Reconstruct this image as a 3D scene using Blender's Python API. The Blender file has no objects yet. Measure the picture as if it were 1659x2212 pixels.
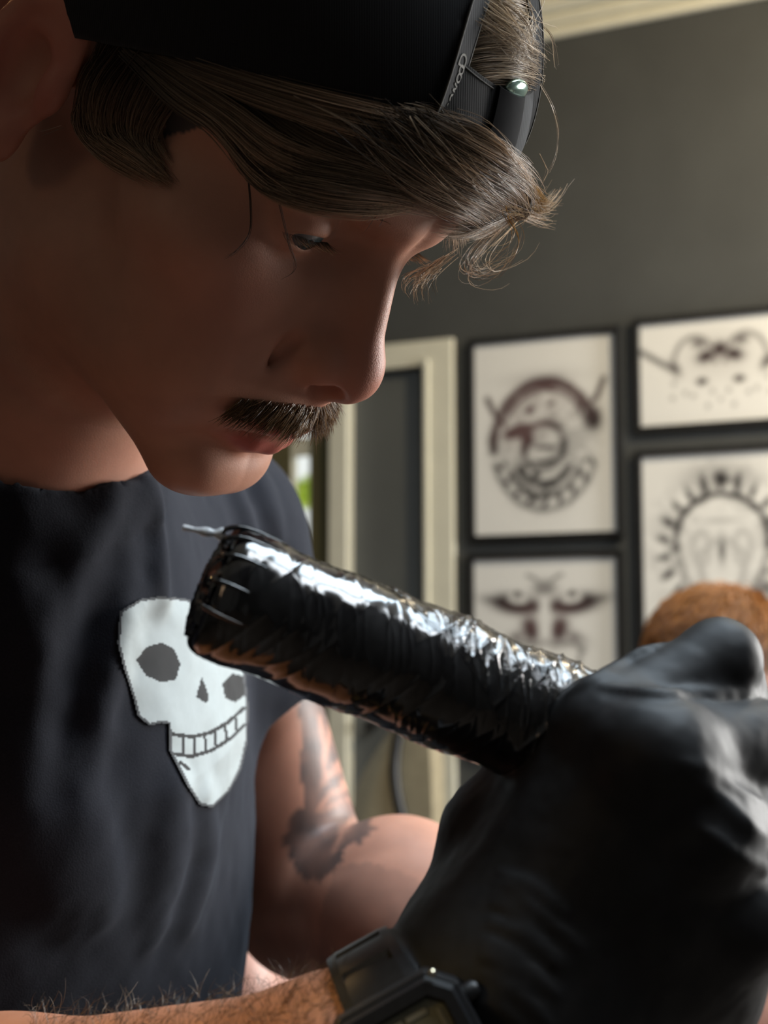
import bpy, math, random
import numpy as np
from mathutils import Matrix, Vector

# ------------------------------------------------------------------ camera, world, light
F_PX, PCX, PCY = 3067.0, 829.5, 1106.0          # focal length in pixels of the 1659 x 2212 frame
PITCH = math.radians(5.48)
CAM = np.array([0.0, 0.0, 1.2])
RIGHT = np.array([1.0, 0, 0])
FWD = np.array([0, math.cos(PITCH), math.sin(PITCH)])
UPV = np.array([0, -math.sin(PITCH), math.cos(PITCH)])

scene = bpy.context.scene
col = scene.collection
scene.view_settings.view_transform = 'Standard'
scene.view_settings.look = 'None'
scene.view_settings.gamma = 1.0
scene.view_settings.use_curve_mapping = False
scene.view_settings.exposure = 0.0
try:
    scene.cycles.use_denoising = True
    scene.cycles.max_bounces = 8
    scene.cycles.sample_clamp_indirect = 4.0
except Exception:
    pass

cam_d = bpy.data.cameras.new('camera')
cam_o = bpy.data.objects.new('camera', cam_d)
col.objects.link(cam_o)
cam_d.sensor_fit = 'HORIZONTAL'
cam_d.sensor_width = 36.0
cam_d.lens = 36.0 * F_PX / 1659.0
cam_d.clip_start = 0.01
cam_o.location = CAM
cam_o.rotation_euler = (math.pi / 2 + PITCH, 0, 0)
cam_d.dof.use_dof = True
cam_d.dof.focus_distance = 0.485
cam_d.dof.aperture_fstop = (cam_d.lens / 1000.0) / 0.0041
scene.camera = cam_o

world = bpy.data.worlds.new('world')
scene.world = world
world.use_nodes = True
wb = world.node_tree.nodes['Background']
wb.inputs[0].default_value = (0.90, 0.93, 0.90, 1)
wb.inputs[1].default_value = 1.0


def area(name, loc, target, size, size_y, power, color, spread=180):
    d = bpy.data.lights.new(name, 'AREA')
    d.shape = 'RECTANGLE'
    d.size, d.size_y = size, size_y
    d.energy = power
    d.color = color
    d.spread = math.radians(spread)
    o = bpy.data.objects.new(name, d)
    col.objects.link(o)
    o.location = loc
    v = Vector(target) - Vector(loc)
    o.rotation_euler = v.to_track_quat('-Z', 'Y').to_euler()
    return o


# daylight through the window in the right-hand wall (the pane stands just behind it)
area('window_daylight', (2.54, 1.90, 1.58), (0.20, 0.9, 1.42), 0.95, 1.3, 150.0, (1.0, 0.98, 0.95))
# long cool light panel in the ceiling beyond the work place
area('ceiling_panel_light', (0.64, 0.78, 2.70), (0.64, 0.78, 0.0), 1.1, 0.80, 36.0, (0.70, 0.86, 1.0))
area('ceiling_fill_light', (0.95, 0.12, 2.70), (0.95, 0.12, 0.0), 0.9, 0.36, 12.0, (0.86, 0.93, 1.0))  # second panel, added to brighten the fringe and the far arm
# warm ceiling spot lamps
area('warm_spot_light', (-0.85, 1.15, 2.68), (-0.30, 0.55, 1.2), 0.06, 0.06, 6.0, (1.0, 0.62, 0.25))
area('warm_wall_light', (1.25, 2.05, 2.68), (0.75, 3.1, 1.5), 0.2, 0.2, 27.0, (1.0, 0.82, 0.54))
# warm fill added behind the camera for face and glove, dressed as a floor lamp
area('rear_fill_light', (-1.10, -0.50, 1.62), (0.0, 0.5, 1.35), 0.30, 0.30, 0.65, (1.0, 0.66, 0.40))
# warm clip lamp beside the camera, turned to the forearm
sp_d = bpy.data.lights.new('task_lamp_light', 'SPOT')
sp_d.energy = 9.0
sp_d.color = (1.0, 0.64, 0.15)
sp_d.spot_size = math.radians(31)
sp_d.spot_blend = 0.7
sp_d.shadow_soft_size = 0.03
sp_o = bpy.data.objects.new('task_lamp_light', sp_d)
col.objects.link(sp_o)
LAMP_P, LAMP_T = Vector((-0.60, 0.06, 1.46)), Vector((-0.10, 0.36, 0.98))
sp_o.location = LAMP_P
sp_o.rotation_euler = (LAMP_T - LAMP_P).to_track_quat('-Z', 'Y').to_euler()


# ------------------------------------------------------------------ frames of reference
def c2w(p):
    """camera frame (x right, y down, z along the view) -> world"""
    p = np.asarray(p, float)
    return CAM + p[..., :1] * RIGHT - p[..., 1:2] * UPV + p[..., 2:3] * FWD


def w2c(p):
    q = np.asarray(p, float) - CAM
    return np.stack([q @ RIGHT, -(q @ UPV), q @ FWD], -1)


def pc(px, py, d):
    """pixel and depth -> camera frame"""
    return np.array([(px - PCX) / F_PX * d, (py - PCY) / F_PX * d, d])


def c2px(p):
    p = np.asarray(p, float)
    return np.stack([PCX + F_PX * p[..., 0] / p[..., 2], PCY + F_PX * p[..., 1] / p[..., 2]], -1)


# head pose in the camera frame; head frame: x to his right, y forward, z up (metres)
HR = np.array([[-0.50841038, 0.67329178, 0.53683988],
               [0.08958076, 0.661395, -0.74466902],
               [-0.85644274, -0.33050694, -0.39657407]])
HT = np.array([-0.06594919, -0.1382902, 0.52797532])


def h2c(p):
    return np.asarray(p, float) @ HR.T + HT


def c2h(p):
    return (np.asarray(p, float) - HT) @ HR


# ------------------------------------------------------------------ signed distance shapes
def nrm(v):
    return np.sqrt((v * v).sum(-1))


def s_sph(p, c, r):
    return nrm(p - np.asarray(c)) - r


def s_ell(p, c, r):
    q = (p - np.asarray(c)) / np.asarray(r)
    k0 = nrm(q)
    k1 = nrm(q / np.asarray(r))
    return k0 * (k0 - 1.0) / np.maximum(k1, 1e-9)


def s_cone(p, a, b, ra, rb):
    """capsule with a radius that changes evenly"""
    a = np.asarray(a, float)
    b = np.asarray(b, float)
    ab = b - a
    t = np.clip(((p - a) @ ab) / (ab @ ab), 0, 1)
    return nrm(p - a - t[:, None] * ab) - (ra + (rb - ra) * t)


def s_chain(p, pts, rad, k=0.0):
    d = None
    for i in range(len(pts) - 1):
        e = s_cone(p, pts[i], pts[i + 1], rad[i], rad[i + 1])
        d = e if d is None else (smin(d, e, k) if k else np.minimum(d, e))
    return d


def smin(a, b, k):
    h = np.maximum(k - np.abs(a - b), 0) / k
    return np.minimum(a, b) - h * h * k * 0.25


def smax(a, b, k):
    return -smin(-a, -b, k)


def frame(fwd, up=(0, -1, 0)):
    y = np.asarray(fwd, float)
    y = y / np.linalg.norm(y)
    x = np.cross(y, up)
    x = x / np.linalg.norm(x)
    z = np.cross(x, y)
    return np.stack([x, y, z], 0)


def s_boxr(p, c, ax, half, r):
    q = np.abs((p - np.asarray(c)) @ np.asarray(ax).T) - (np.asarray(half) - r)
    return nrm(np.maximum(q, 0)) + np.minimum(q.max(-1), 0) - r


class Grp:
    """a group of shapes that is only evaluated near its bounding ball"""
    def __init__(self, c, r, f, margin=0.03):
        self.c, self.r, self.f, self.m = np.asarray(c, float), r, f, margin

    def __call__(self, p):
        d = nrm(p - self.c) - self.r
        near = d < self.m
        out = np.maximum(d, self.m)
        if near.any():
            out[near] = self.f(p[near])
        return out


def surface_nets(f, lo, hi, h, B=8, project=2, slack=0.004):
    lo = np.asarray(lo, float)
    hi = np.asarray(hi, float)
    nb = np.ceil((hi - lo) / (h * B)).astype(int)
    gi = np.stack(np.meshgrid(*[np.arange(n) for n in nb], indexing='ij'), -1).reshape(-1, 3)
    cen = lo + (gi + 0.5) * h * B
    act = np.abs(f(cen)) < h * B * 0.87 * 1.25 + slack
    gi = gi[act]
    loc = np.stack(np.meshgrid(*[np.arange(B + 1)] * 3, indexing='ij'), -1).reshape(-1, 3)
    vals = np.empty((len(gi), (B + 1) ** 3), np.float64)
    CH = 600
    for s in range(0, len(gi), CH):
        g = gi[s:s + CH]
        pts = lo + (g[:, None, :] * B + loc[None]) * h
        vals[s:s + CH] = f(pts.reshape(-1, 3)).reshape(len(g), -1)
    vals = vals.reshape(-1, B + 1, B + 1, B + 1)
    ins = vals < 0
    cnt = np.zeros(vals.shape[:1] + (B, B, B), np.int8)
    for dx in (0, 1):
        for dy in (0, 1):
            for dz in (0, 1):
                cnt += ins[:, dx:B + dx, dy:B + dy, dz:B + dz]
    bi, ci, cj, ck = np.nonzero((cnt > 0) & (cnt < 8))
    g = gi[bi] * B + np.stack([ci, cj, ck], -1)
    N = nb * B + 2
    ids = (g[:, 0].astype(np.int64) * N[1] + g[:, 1]) * N[2] + g[:, 2]
    order = np.argsort(ids)
    ids, g = ids[order], g[order]
    bi, ci, cj, ck = bi[order], ci[order], cj[order], ck[order]
    offs = [(a, b, c) for a in (0, 1) for b in (0, 1) for c in (0, 1)]
    cv = np.stack([vals[bi, ci + o[0], cj + o[1], ck + o[2]] for o in offs], -1)
    acc = np.zeros((len(ids), 3))
    num = np.zeros(len(ids))
    for a in range(8):
        for b in range(a + 1, 8):
            oa, ob = np.array(offs[a]), np.array(offs[b])
            if np.abs(oa - ob).sum() != 1:
                continue
            va, vb = cv[:, a], cv[:, b]
            m = (va < 0) != (vb < 0)
            t = np.where(m, va / np.where(m, va - vb, 1), 0)
            acc += np.where(m[:, None], oa + t[:, None] * (ob - oa), 0)
            num += m
    V = lo + (g + acc / num[:, None]) * h
    quads = []
    for ax in range(3):
        u, v = (ax + 1) % 3, (ax + 2) % 3
        sl = [slice(0, B)] * 3
        sh = [slice(0, B)] * 3
        sh[ax] = slice(1, B + 1)
        A = ins[:, sl[0], sl[1], sl[2]]
        Bn = ins[:, sh[0], sh[1], sh[2]]
        b_, i_, j_, k_ = np.nonzero(A != Bn)
        flip = A[b_, i_, j_, k_]
        e = gi[b_] * B + np.stack([i_, j_, k_], -1)
        qs = []
        ok = np.ones(len(e), bool)
        for du, dv in ((-1, -1), (0, -1), (0, 0), (-1, 0)):
            c = e.copy()
            c[:, u] += du
            c[:, v] += dv
            cid = (c[:, 0].astype(np.int64) * N[1] + c[:, 1]) * N[2] + c[:, 2]
            ok &= (c >= 0).all(-1)
            pos = np.clip(np.searchsorted(ids, cid), 0, len(ids) - 1)
            ok &= ids[pos] == cid
            qs.append(pos)
        q = np.stack(qs, -1)
        q[~flip] = q[~flip][:, ::-1]
        quads.append(q[ok])
    Q = np.concatenate(quads)
    for _ in range(project):
        gr, d = sdf_grad(f, V, h * 0.3)
        V = V - np.clip(d, -h, h)[:, None] * gr
    return V, Q


def sdf_grad(f, V, e):
    k = np.array([[1, -1, -1], [-1, -1, 1], [-1, 1, -1], [1, 1, 1]], float)
    gr = np.zeros_like(V)
    s = 0
    for kk in k:
        d = f(V + kk * e)
        gr += kk * d[:, None]
        s = s + d
    return gr / np.maximum(nrm(gr), 1e-12)[:, None], s / 4


def march(f, px, py, d0=0.25, d1=1.6, eps=2e-4):
    """camera rays through pixels against a distance field in the camera frame"""
    px = np.atleast_1d(np.asarray(px, float))
    py = np.atleast_1d(np.asarray(py, float))
    dirs = np.stack([(px - PCX) / F_PX, (py - PCY) / F_PX, np.ones_like(px)], -1)
    L = nrm(dirs)
    t = np.full(len(px), d0)
    best = np.full(len(px), 1e9)
    tb = t.copy()
    idx = np.arange(len(px))
    for _ in range(90):
        d = f(dirs[idx] * t[idx, None])
        ad = np.abs(d)
        m = ad < best[idx]
        best[idx] = np.where(m, ad, best[idx])
        tb[idx] = np.where(m, t[idx], tb[idx])
        t[idx] = t[idx] + d * 0.85 / L[idx]
        idx = idx[(ad > eps * .3) & (t[idx] < d1)]
        if len(idx) == 0:
            break
    return dirs * tb[:, None], best


# ------------------------------------------------------------------ value noise for shaping (numpy)
_rng = np.random.default_rng(7)
_tab = _rng.random(4096)


def vnoise(p):
    p = np.asarray(p, float)
    i = np.floor(p).astype(int)
    f = p - i
    f = f * f * (3 - 2 * f)
    out = 0
    for dx in (0, 1):
        for dy in (0, 1):
            for dz in (0, 1):
                hsh = ((i[..., 0] + dx) * 73856093 ^ (i[..., 1] + dy) * 19349663 ^ (i[..., 2] + dz) * 83492791) & 4095
                w = (f[..., 0] if dx else 1 - f[..., 0]) * (f[..., 1] if dy else 1 - f[..., 1]) * (f[..., 2] if dz else 1 - f[..., 2])
                out = out + w * _tab[hsh]
    return out * 2 - 1


def in_poly(px, py, poly):
    poly = np.asarray(poly, float)
    x0, y0 = poly[:, 0], poly[:, 1]
    x1, y1 = np.roll(x0, -1), np.roll(y0, -1)
    c = np.zeros(np.shape(px), bool)
    for a, b, cc, d in zip(x0, y0, x1, y1):
        if b == d:
            continue
        c ^= ((b > py) != (d > py)) & (px < (cc - a) * (py - b) / (d - b) + a)
    return c


def seg_dist(px, py, pts):
    pts = np.asarray(pts, float)
    d = np.full(np.shape(px), 1e9)
    for (a, b), (c, e) in zip(pts[:-1], pts[1:]):
        vx, vy = c - a, e - b
        t = np.clip(((px - a) * vx + (py - b) * vy) / (vx * vx + vy * vy + 1e-12), 0, 1)
        d = np.minimum(d, np.hypot(px - a - t * vx, py - b - t * vy))
    return d


def spline(pts, n):
    """Catmull-Rom through the points, n samples"""
    P = np.asarray(pts, float)
    P = np.concatenate([2 * P[:1] - P[1:2], P, 2 * P[-1:] - P[-2:-1]])
    m = len(P) - 3
    u = np.linspace(0, m, n)
    i = np.minimum(u.astype(int), m - 1)
    t = (u - i)[:, None]
    a, b, c, d = P[i], P[i + 1], P[i + 2], P[i + 3]
    return 0.5 * (2 * b + (c - a) * t + (2 * a - 5 * b + 4 * c - d) * t ** 2 + (3 * b - a - 3 * c + d) * t ** 3)


# ------------------------------------------------------------------ objects and materials
def mesh_obj(name, V, Fc, mat, parent=None, smooth=True, attrs=None, mat_idx=None, loc=None):
    V = np.asarray(V, np.float32)
    me = bpy.data.meshes.new(name)
    if isinstance(Fc, np.ndarray):
        n, k = Fc.shape
        me.vertices.add(len(V))
        me.vertices.foreach_set('co', V.ravel())
        me.loops.add(n * k)
        me.loops.foreach_set('vertex_index', Fc.astype(np.int32).ravel())
        me.polygons.add(n)
        me.polygons.foreach_set('loop_start', np.arange(0, n * k, k, dtype=np.int32))
        me.polygons.foreach_set('loop_total', np.full(n, k, np.int32))
        me.update(calc_edges=True)
    else:
        me.from_pydata(V.tolist(), [], Fc)
        me.update()
    me.validate()
    me.polygons.foreach_set('use_smooth', np.full(len(me.polygons), smooth))
    for m in (mat if isinstance(mat, (list, tuple)) else [mat]):
        me.materials.append(m)
    if mat_idx is not None:
        me.polygons.foreach_set('material_index', np.asarray(mat_idx, np.int32))
    for k_, a in (attrs or {}).items():
        a = np.asarray(a, np.float32)
        if a.ndim == 1:
            at = me.attributes.new(k_, 'FLOAT', 'POINT')
            at.data.foreach_set('value', a)
        else:
            at = me.attributes.new(k_, 'FLOAT_COLOR', 'POINT')
            if a.shape[1] == 3:
                a = np.concatenate([a, np.ones((len(a), 1), np.float32)], 1)
            at.data.foreach_set('color', a.ravel())
    o = bpy.data.objects.new(name, me)
    col.objects.link(o)
    if loc is not None:
        o.location = loc
    if parent is not None:
        o.parent = parent
    return o


def thing(name, label, cat, loc=(0, 0, 0), group=None):
    o = bpy.data.objects.new(name, None)
    col.objects.link(o)
    o.empty_display_size = 0.05
    o.location = loc
    tag(o, label, cat, group)
    return o


def tag(o, label, cat=None, group=None):
    o['label'] = label
    if cat:
        o['category'] = cat
    if group:
        o['group'] = group
    return o


def struct(o, label=None):
    o['kind'] = 'structure'
    if label:
        o['label'] = label
    return o


def adopt(child, parent):
    """parent without moving (both built in world space, parent Empty unrotated)"""
    child.parent = parent
    child.location = Vector(child.location) - Vector(parent.location)
    return child


def box_faces():
    return [(0, 3, 2, 1), (4, 5, 6, 7), (0, 1, 5, 4), (1, 2, 6, 5), (2, 3, 7, 6), (3, 0, 4, 7)]


def obox(o, ax, lo, hi):
    """box in the frame with origin o and unit axes ax (rows)"""
    o, ax = np.asarray(o, float), np.asarray(ax, float)
    c = [(lo[0], lo[1], lo[2]), (hi[0], lo[1], lo[2]), (hi[0], hi[1], lo[2]), (lo[0], hi[1], lo[2]),
         (lo[0], lo[1], hi[2]), (hi[0], lo[1], hi[2]), (hi[0], hi[1], hi[2]), (lo[0], hi[1], hi[2])]
    return np.array([o + np.asarray(q) @ ax for q in c])


class MB:
    """collects pieces of one part"""
    def __init__(self):
        self.v, self.f, self.n = [], [], 0

    def add(self, V, Fc):
        V = np.asarray(V, float)
        self.v.append(V)
        self.f += [tuple(int(i) + self.n for i in q) for q in Fc]
        self.n += len(V)
        return self

    def box(self, o, ax, lo, hi):
        fs = box_faces()
        if np.linalg.det(np.asarray(ax, float)) < 0:
            fs = [q[::-1] for q in fs]
        return self.add(obox(o, ax, lo, hi), fs)

    def tube(self, pts, rad, sides=8, cap=True):
        V, Fq = tube_arrays(np.asarray(pts, float), rad, sides)
        fs = [tuple(q) for q in Fq]
        n = len(pts)
        if cap:
            fs.append(tuple(range(sides))[::-1])
            fs.append(tuple((n - 1) * sides + i for i in range(sides)))
        return self.add(V, fs)

    def build(self, name, mat, parent=None, smooth=False, bevel=0.0, **kw):
        o = mesh_obj(name, np.concatenate(self.v), self.f, mat, parent, smooth, **kw)
        if bevel:
            b = o.modifiers.new('bevel', 'BEVEL')
            b.width = bevel
            b.segments = 2
            b.limit_method = 'ANGLE'
        return o


def tube_arrays(P, rad, sides=8):
    n = len(P)
    rad = np.broadcast_to(np.asarray(rad, float), (n,))
    T = np.gradient(P, axis=0)
    T /= np.maximum(nrm(T), 1e-12)[:, None]
    ref = np.array([0, 0, 1.0]) if abs(T[0, 2]) < 0.9 else np.array([1.0, 0, 0])
    N = np.zeros_like(P)
    cur = ref
    for i in range(n):
        cur = cur - T[i] * (cur @ T[i])
        cur = cur / max(np.linalg.norm(cur), 1e-9)
        N[i] = cur
    Bn = np.cross(T, N)
    a = np.linspace(0, 2 * np.pi, sides, endpoint=False)
    V = P[:, None, :] + rad[:, None, None] * (np.cos(a)[None, :, None] * N[:, None] + np.sin(a)[None, :, None] * Bn[:, None])
    i = np.arange(n - 1)[:, None]
    j = np.arange(sides)[None]
    j2 = (j + 1) % sides
    Fq = np.stack([i * sides + j, i * sides + j2, (i + 1) * sides + j2, (i + 1) * sides + j], -1).reshape(-1, 4)
    return V.reshape(-1, 3), Fq


def strands_mesh(S, r0, taper=0.25, sides=3):
    """S: (n, k, 3) hair strands -> one mesh of thin tapered tubes; returns V, F, per-vertex random, along"""
    n, k, _ = S.shape
    T = np.gradient(S, axis=1)
    T /= np.maximum(nrm(T), 1e-12)[..., None]
    ref = np.array([0.31, 0.52, 0.79])
    N = np.cross(T, ref)
    N /= np.maximum(nrm(N), 1e-12)[..., None]
    Bn = np.cross(T, N)
    u = np.linspace(0, 1, k)
    r = np.broadcast_to(np.asarray(r0, float), (n,))[:, None] * (1 - (1 - taper) * u ** 2)[None]
    a = np.linspace(0, 2 * np.pi, sides, endpoint=False)
    V = S[:, :, None, :] + r[:, :, None, None] * (np.cos(a)[None, None, :, None] * N[:, :, None] + np.sin(a)[None, None, :, None] * Bn[:, :, None])
    s = np.arange(n)[:, None, None]
    i = np.arange(k - 1)[None, :, None]
    j = np.arange(sides)[None, None]
    j2 = (j + 1) % sides
    b = s * k * sides
    Fq = np.stack([b + i * sides + j, b + i * sides + j2, b + (i + 1) * sides + j2, b + (i + 1) * sides + j], -1).reshape(-1, 4)
    rnd = np.repeat(np.random.default_rng(3).random(n), k * sides)
    al = np.tile(np.repeat(u, sides), n)
    return V.reshape(-1, 3), Fq, rnd, al


class Nt:
    def __init__(self, name):
        self.m = bpy.data.materials.new(name)
        self.m.use_nodes = True
        self.t = self.m.node_tree
        self.b = self.t.nodes['Principled BSDF']
        self.out = self.t.nodes['Material Output']

    def n(self, typ, **kw):
        nd = self.t.nodes.new(typ)
        for k, v in kw.items():
            if k.startswith('i_'):
                nd.inputs[k[2:].replace('_', ' ')].default_value = v
            else:
                setattr(nd, k, v)
        return nd

    def l(self, a, b):
        self.t.links.new(a, b)

    def set(self, **kw):
        for k, v in kw.items():
            k = k.replace('_', ' ')
            if isinstance(v, tuple) and len(v) == 3 and self.b.inputs[k].type == 'RGBA':
                v = v + (1,)
            self.b.inputs[k].default_value = v
        return self

    def noise(self, scale, detail=4, coord='Object', rough=0.55, mapping=None):
        tc = self.n('ShaderNodeTexCoord')
        nz = self.n('ShaderNodeTexNoise')
        nz.inputs['Scale'].default_value = scale
        nz.inputs['Detail'].default_value = detail
        nz.inputs['Roughness'].default_value = rough
        src = tc.outputs[coord]
        if mapping:
            mp = self.n('ShaderNodeMapping')
            mp.inputs['Scale'].default_value = mapping
            self.l(src, mp.inputs['Vector'])
            src = mp.outputs['Vector']
        self.l(src, nz.inputs['Vector'])
        return nz.outputs['Fac']

    def ramp(self, fac, stops):
        r = self.n('ShaderNodeValToRGB')
        e = r.color_ramp.elements
        while len(e) < len(stops):
            e.new(0.5)
        for el, (p, c) in zip(e, stops):
            el.position = p
            el.color = tuple(c) + (1,) if len(c) == 3 else c
        self.l(fac, r.inputs['Fac'])
        return r.outputs['Color']

    def mix(self, fac, a, b, mode='MIX'):
        m = self.n('ShaderNodeMix')
        m.data_type = 'RGBA'
        m.blend_type = mode
        for sock, v in ((m.inputs[0], fac), (m.inputs[6], a), (m.inputs[7], b)):
            if hasattr(v, 'links'):
                self.l(v, sock)
            else:
                sock.default_value = v if not isinstance(v, tuple) or len(v) == 4 else v + (1,)
        return m.outputs[2]

    def bump(self, h, strength=0.3, dist=0.001):
        b = self.n('ShaderNodeBump')
        b.inputs['Strength'].default_value = strength
        b.inputs['Distance'].default_value = dist
        self.l(h, b.inputs['Height'])
        self.l(b.outputs['Normal'], self.b.inputs['Normal'])
        return b

    def attr(self, name, out='Color'):
        a = self.n('ShaderNodeAttribute')
        a.attribute_name = name
        return a.outputs[out]

    def color(self, c):
        self.l(c, self.b.inputs['Base Color'])


def simple(name, c, rough=0.5, metallic=0.0, noise=None, var=0.12, bump=0.0, bdist=0.001, **kw):
    m = Nt(name)
    m.set(Base_Color=c, Roughness=rough, Metallic=metallic, **kw)
    if noise:
        f = m.noise(noise)
        lo = tuple(max(0, x * (1 - var)) for x in c)
        hi = tuple(min(1, x * (1 + var)) for x in c)
        m.color(m.ramp(f, [(0.3, lo), (0.7, hi)]))
        if bump:
            m.bump(f, bump, bdist)
    return m.m


M = {}
# painted walls and woodwork
M['wall'] = simple('grey_wall_paint', (0.052, 0.054, 0.052), 0.75, noise=6, var=0.10, bump=0.05)
M['door'] = simple('grey_door_paint', (0.115, 0.122, 0.12), 0.6, noise=6, var=0.06)
M['wall_olive'] = simple('olive_wall_paint', (0.10, 0.085, 0.035), 0.8, noise=4, var=0.1)
M['wall_side'] = simple('side_wall_paint', (0.075, 0.072, 0.068), 0.85, noise=5, var=0.06)
M['ceiling'] = simple('ceiling_paint', (0.40, 0.39, 0.35), 0.9, noise=8, var=0.04)
M['floor'] = simple('dark_floor_boards', (0.055, 0.042, 0.032), 0.5, noise=9, var=0.3)
M['cream'] = simple('cream_gloss_paint', (0.66, 0.635, 0.52), 0.4, noise=14, var=0.04)
M['frame_black'] = simple('black_frame_wood', (0.012, 0.012, 0.012), 0.35, noise=60, var=0.3)
M['beige'] = simple('beige_upholstery', (0.33, 0.285, 0.19), 0.8, noise=40, var=0.1, bump=0.2)
M['black_metal'] = simple('black_metal', (0.01, 0.01, 0.01), 0.4, noise=30, var=0.2)
M['grey_vinyl'] = simple('grey_vinyl', (0.16, 0.16, 0.165), 0.45, noise=30, var=0.12, bump=0.1)
M['glass'] = None
g_ = Nt('window_glass')
g_.set(Base_Color=(0.9, 0.95, 0.95), Roughness=0.02, Transmission_Weight=1.0, IOR=1.05, Alpha=0.25)
g_.color(g_.ramp(g_.noise(3), [(0.4, (0.88, 0.94, 0.94)), (0.6, (0.93, 0.97, 0.97))]))
M['glass'] = g_.m
g_ = Nt('lamp_diffuser')
g_.set(Base_Color=(0.9, 0.9, 0.9), Emission_Color=(0.85, 0.93, 1.0), Emission_Strength=1.5)
g_.color(g_.ramp(g_.noise(20), [(0.4, (0.88, 0.88, 0.88)), (0.6, (0.92, 0.92, 0.92))]))
M['diffuser'] = g_.m
g_ = Nt('lime_foliage')
g_.set(Roughness=0.6, Emission_Color=(0.0, 0.0, 0.0))
g_.color(g_.ramp(g_.noise(18), [(0.35, (0.55, 0.78, 0.06)), (0.65, (0.80, 0.93, 0.16))]))
tl_ = g_.n('ShaderNodeBsdfTranslucent')
tl_.inputs[0].default_value = (0.85, 0.95, 0.2, 1)
mx_ = g_.n('ShaderNodeMixShader')
mx_.inputs[0].default_value = 0.5
g_.l(g_.b.outputs[0], mx_.inputs[1])
g_.l(tl_.outputs[0], mx_.inputs[2])
g_.l(mx_.outputs[0], g_.out.inputs['Surface'])
M['foliage'] = g_.m

# paper carrying a drawing kept on the sheet as a colour layer
g_ = Nt('printed_paper')
g_.color(g_.mix(g_.noise(90, 2), g_.attr('ink'), (0.95, 0.95, 0.95), 'MULTIPLY'))
g_.t.nodes[-1].inputs[0].default_value = 0.1
g_.set(Roughness=0.6)
M['paper'] = g_.m


def skin_mat(name, base, red, ink=(0.035, 0.045, 0.05), sss=0.12, rough=0.48):
    m = Nt(name)
    f1 = m.noise(40, 5)
    f2 = m.noise(1700, 3)
    c = m.ramp(f1, [(0.25, tuple(x * 0.86 for x in base)), (0.75, tuple(min(1, x * 1.12) for x in base))])
    c = m.mix(m.attr('red', 'Fac'), c, red + (1,))
    c = m.mix(m.attr('ink', 'Fac'), c, ink + (1,))
    m.color(c)
    m.set(Roughness=rough, Subsurface_Weight=sss, Subsurface_Radius=(1.0, 0.32, 0.16), Subsurface_Scale=0.006, Specular_IOR_Level=0.35)
    mp_ = m.n('ShaderNodeMath', operation='MULTIPLY_ADD')
    mp_.inputs[1].default_value = 5.0
    mp_.inputs[2].default_value = 1.0
    m.l(m.attr('pore', 'Fac'), mp_.inputs[0])
    mm_ = m.n('ShaderNodeMath', operation='MULTIPLY')
    m.l(f2, mm_.inputs[0])
    m.l(mp_.outputs[0], mm_.inputs[1])
    m.bump(mm_.outputs[0], 0.16, 0.0005)
    return m.m


M['skin'] = skin_mat('skin', (0.50, 0.255, 0.175), (0.46, 0.085, 0.07))
M['skin_pink'] = skin_mat('pink_skin', (0.52, 0.30, 0.24), (0.5, 0.12, 0.1))


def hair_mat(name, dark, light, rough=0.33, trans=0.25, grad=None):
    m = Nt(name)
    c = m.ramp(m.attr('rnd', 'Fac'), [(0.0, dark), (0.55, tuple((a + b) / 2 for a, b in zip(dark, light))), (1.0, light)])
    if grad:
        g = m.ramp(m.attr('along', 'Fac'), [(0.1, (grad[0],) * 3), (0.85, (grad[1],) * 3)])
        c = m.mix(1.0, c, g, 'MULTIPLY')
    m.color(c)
    m.set(Roughness=rough, Specular_IOR_Level=0.62)
    tl = m.n('ShaderNodeBsdfTranslucent')
    m.l(c, tl.inputs['Color'])
    mx = m.n('ShaderNodeMixShader')
    mx.inputs[0].default_value = trans
    m.l(m.b.outputs[0], mx.inputs[1])
    m.l(tl.outputs[0], mx.inputs[2])
    m.l(mx.outputs[0], m.out.inputs['Surface'])
    return m.m


M['hair'] = hair_mat('brown_hair', (0.14, 0.09, 0.055), (0.95, 0.72, 0.50), trans=0.42, grad=(0.16, 1.0))  # grad puts the shaded temple and the lit fringe into the strand colour
M['hair_grey'] = hair_mat('ash_brown_hair', (0.26, 0.185, 0.12), (0.98, 0.84, 0.66), trans=0.45)
M['hair_backlit'] = hair_mat('backlit_hair', (0.34, 0.20, 0.07), (0.75, 0.52, 0.24), trans=0.5)  # gold of the backlight put into the hair colour
M['moustache'] = hair_mat('ginger_brown_hair', (0.10, 0.05, 0.025), (0.42, 0.26, 0.12))
M['hair_dark'] = hair_mat('dark_brown_hair', (0.02, 0.013, 0.009), (0.05, 0.032, 0.02), rough=.9, trans=0.0)
M['hair_arm'] = hair_mat('arm_hair', (0.03, 0.018, 0.01), (0.16, 0.10, 0.05), trans=0.15)
M['hair_orange'] = hair_mat('auburn_hair', (0.22, 0.075, 0.015), (0.48, 0.19, 0.04))

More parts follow.
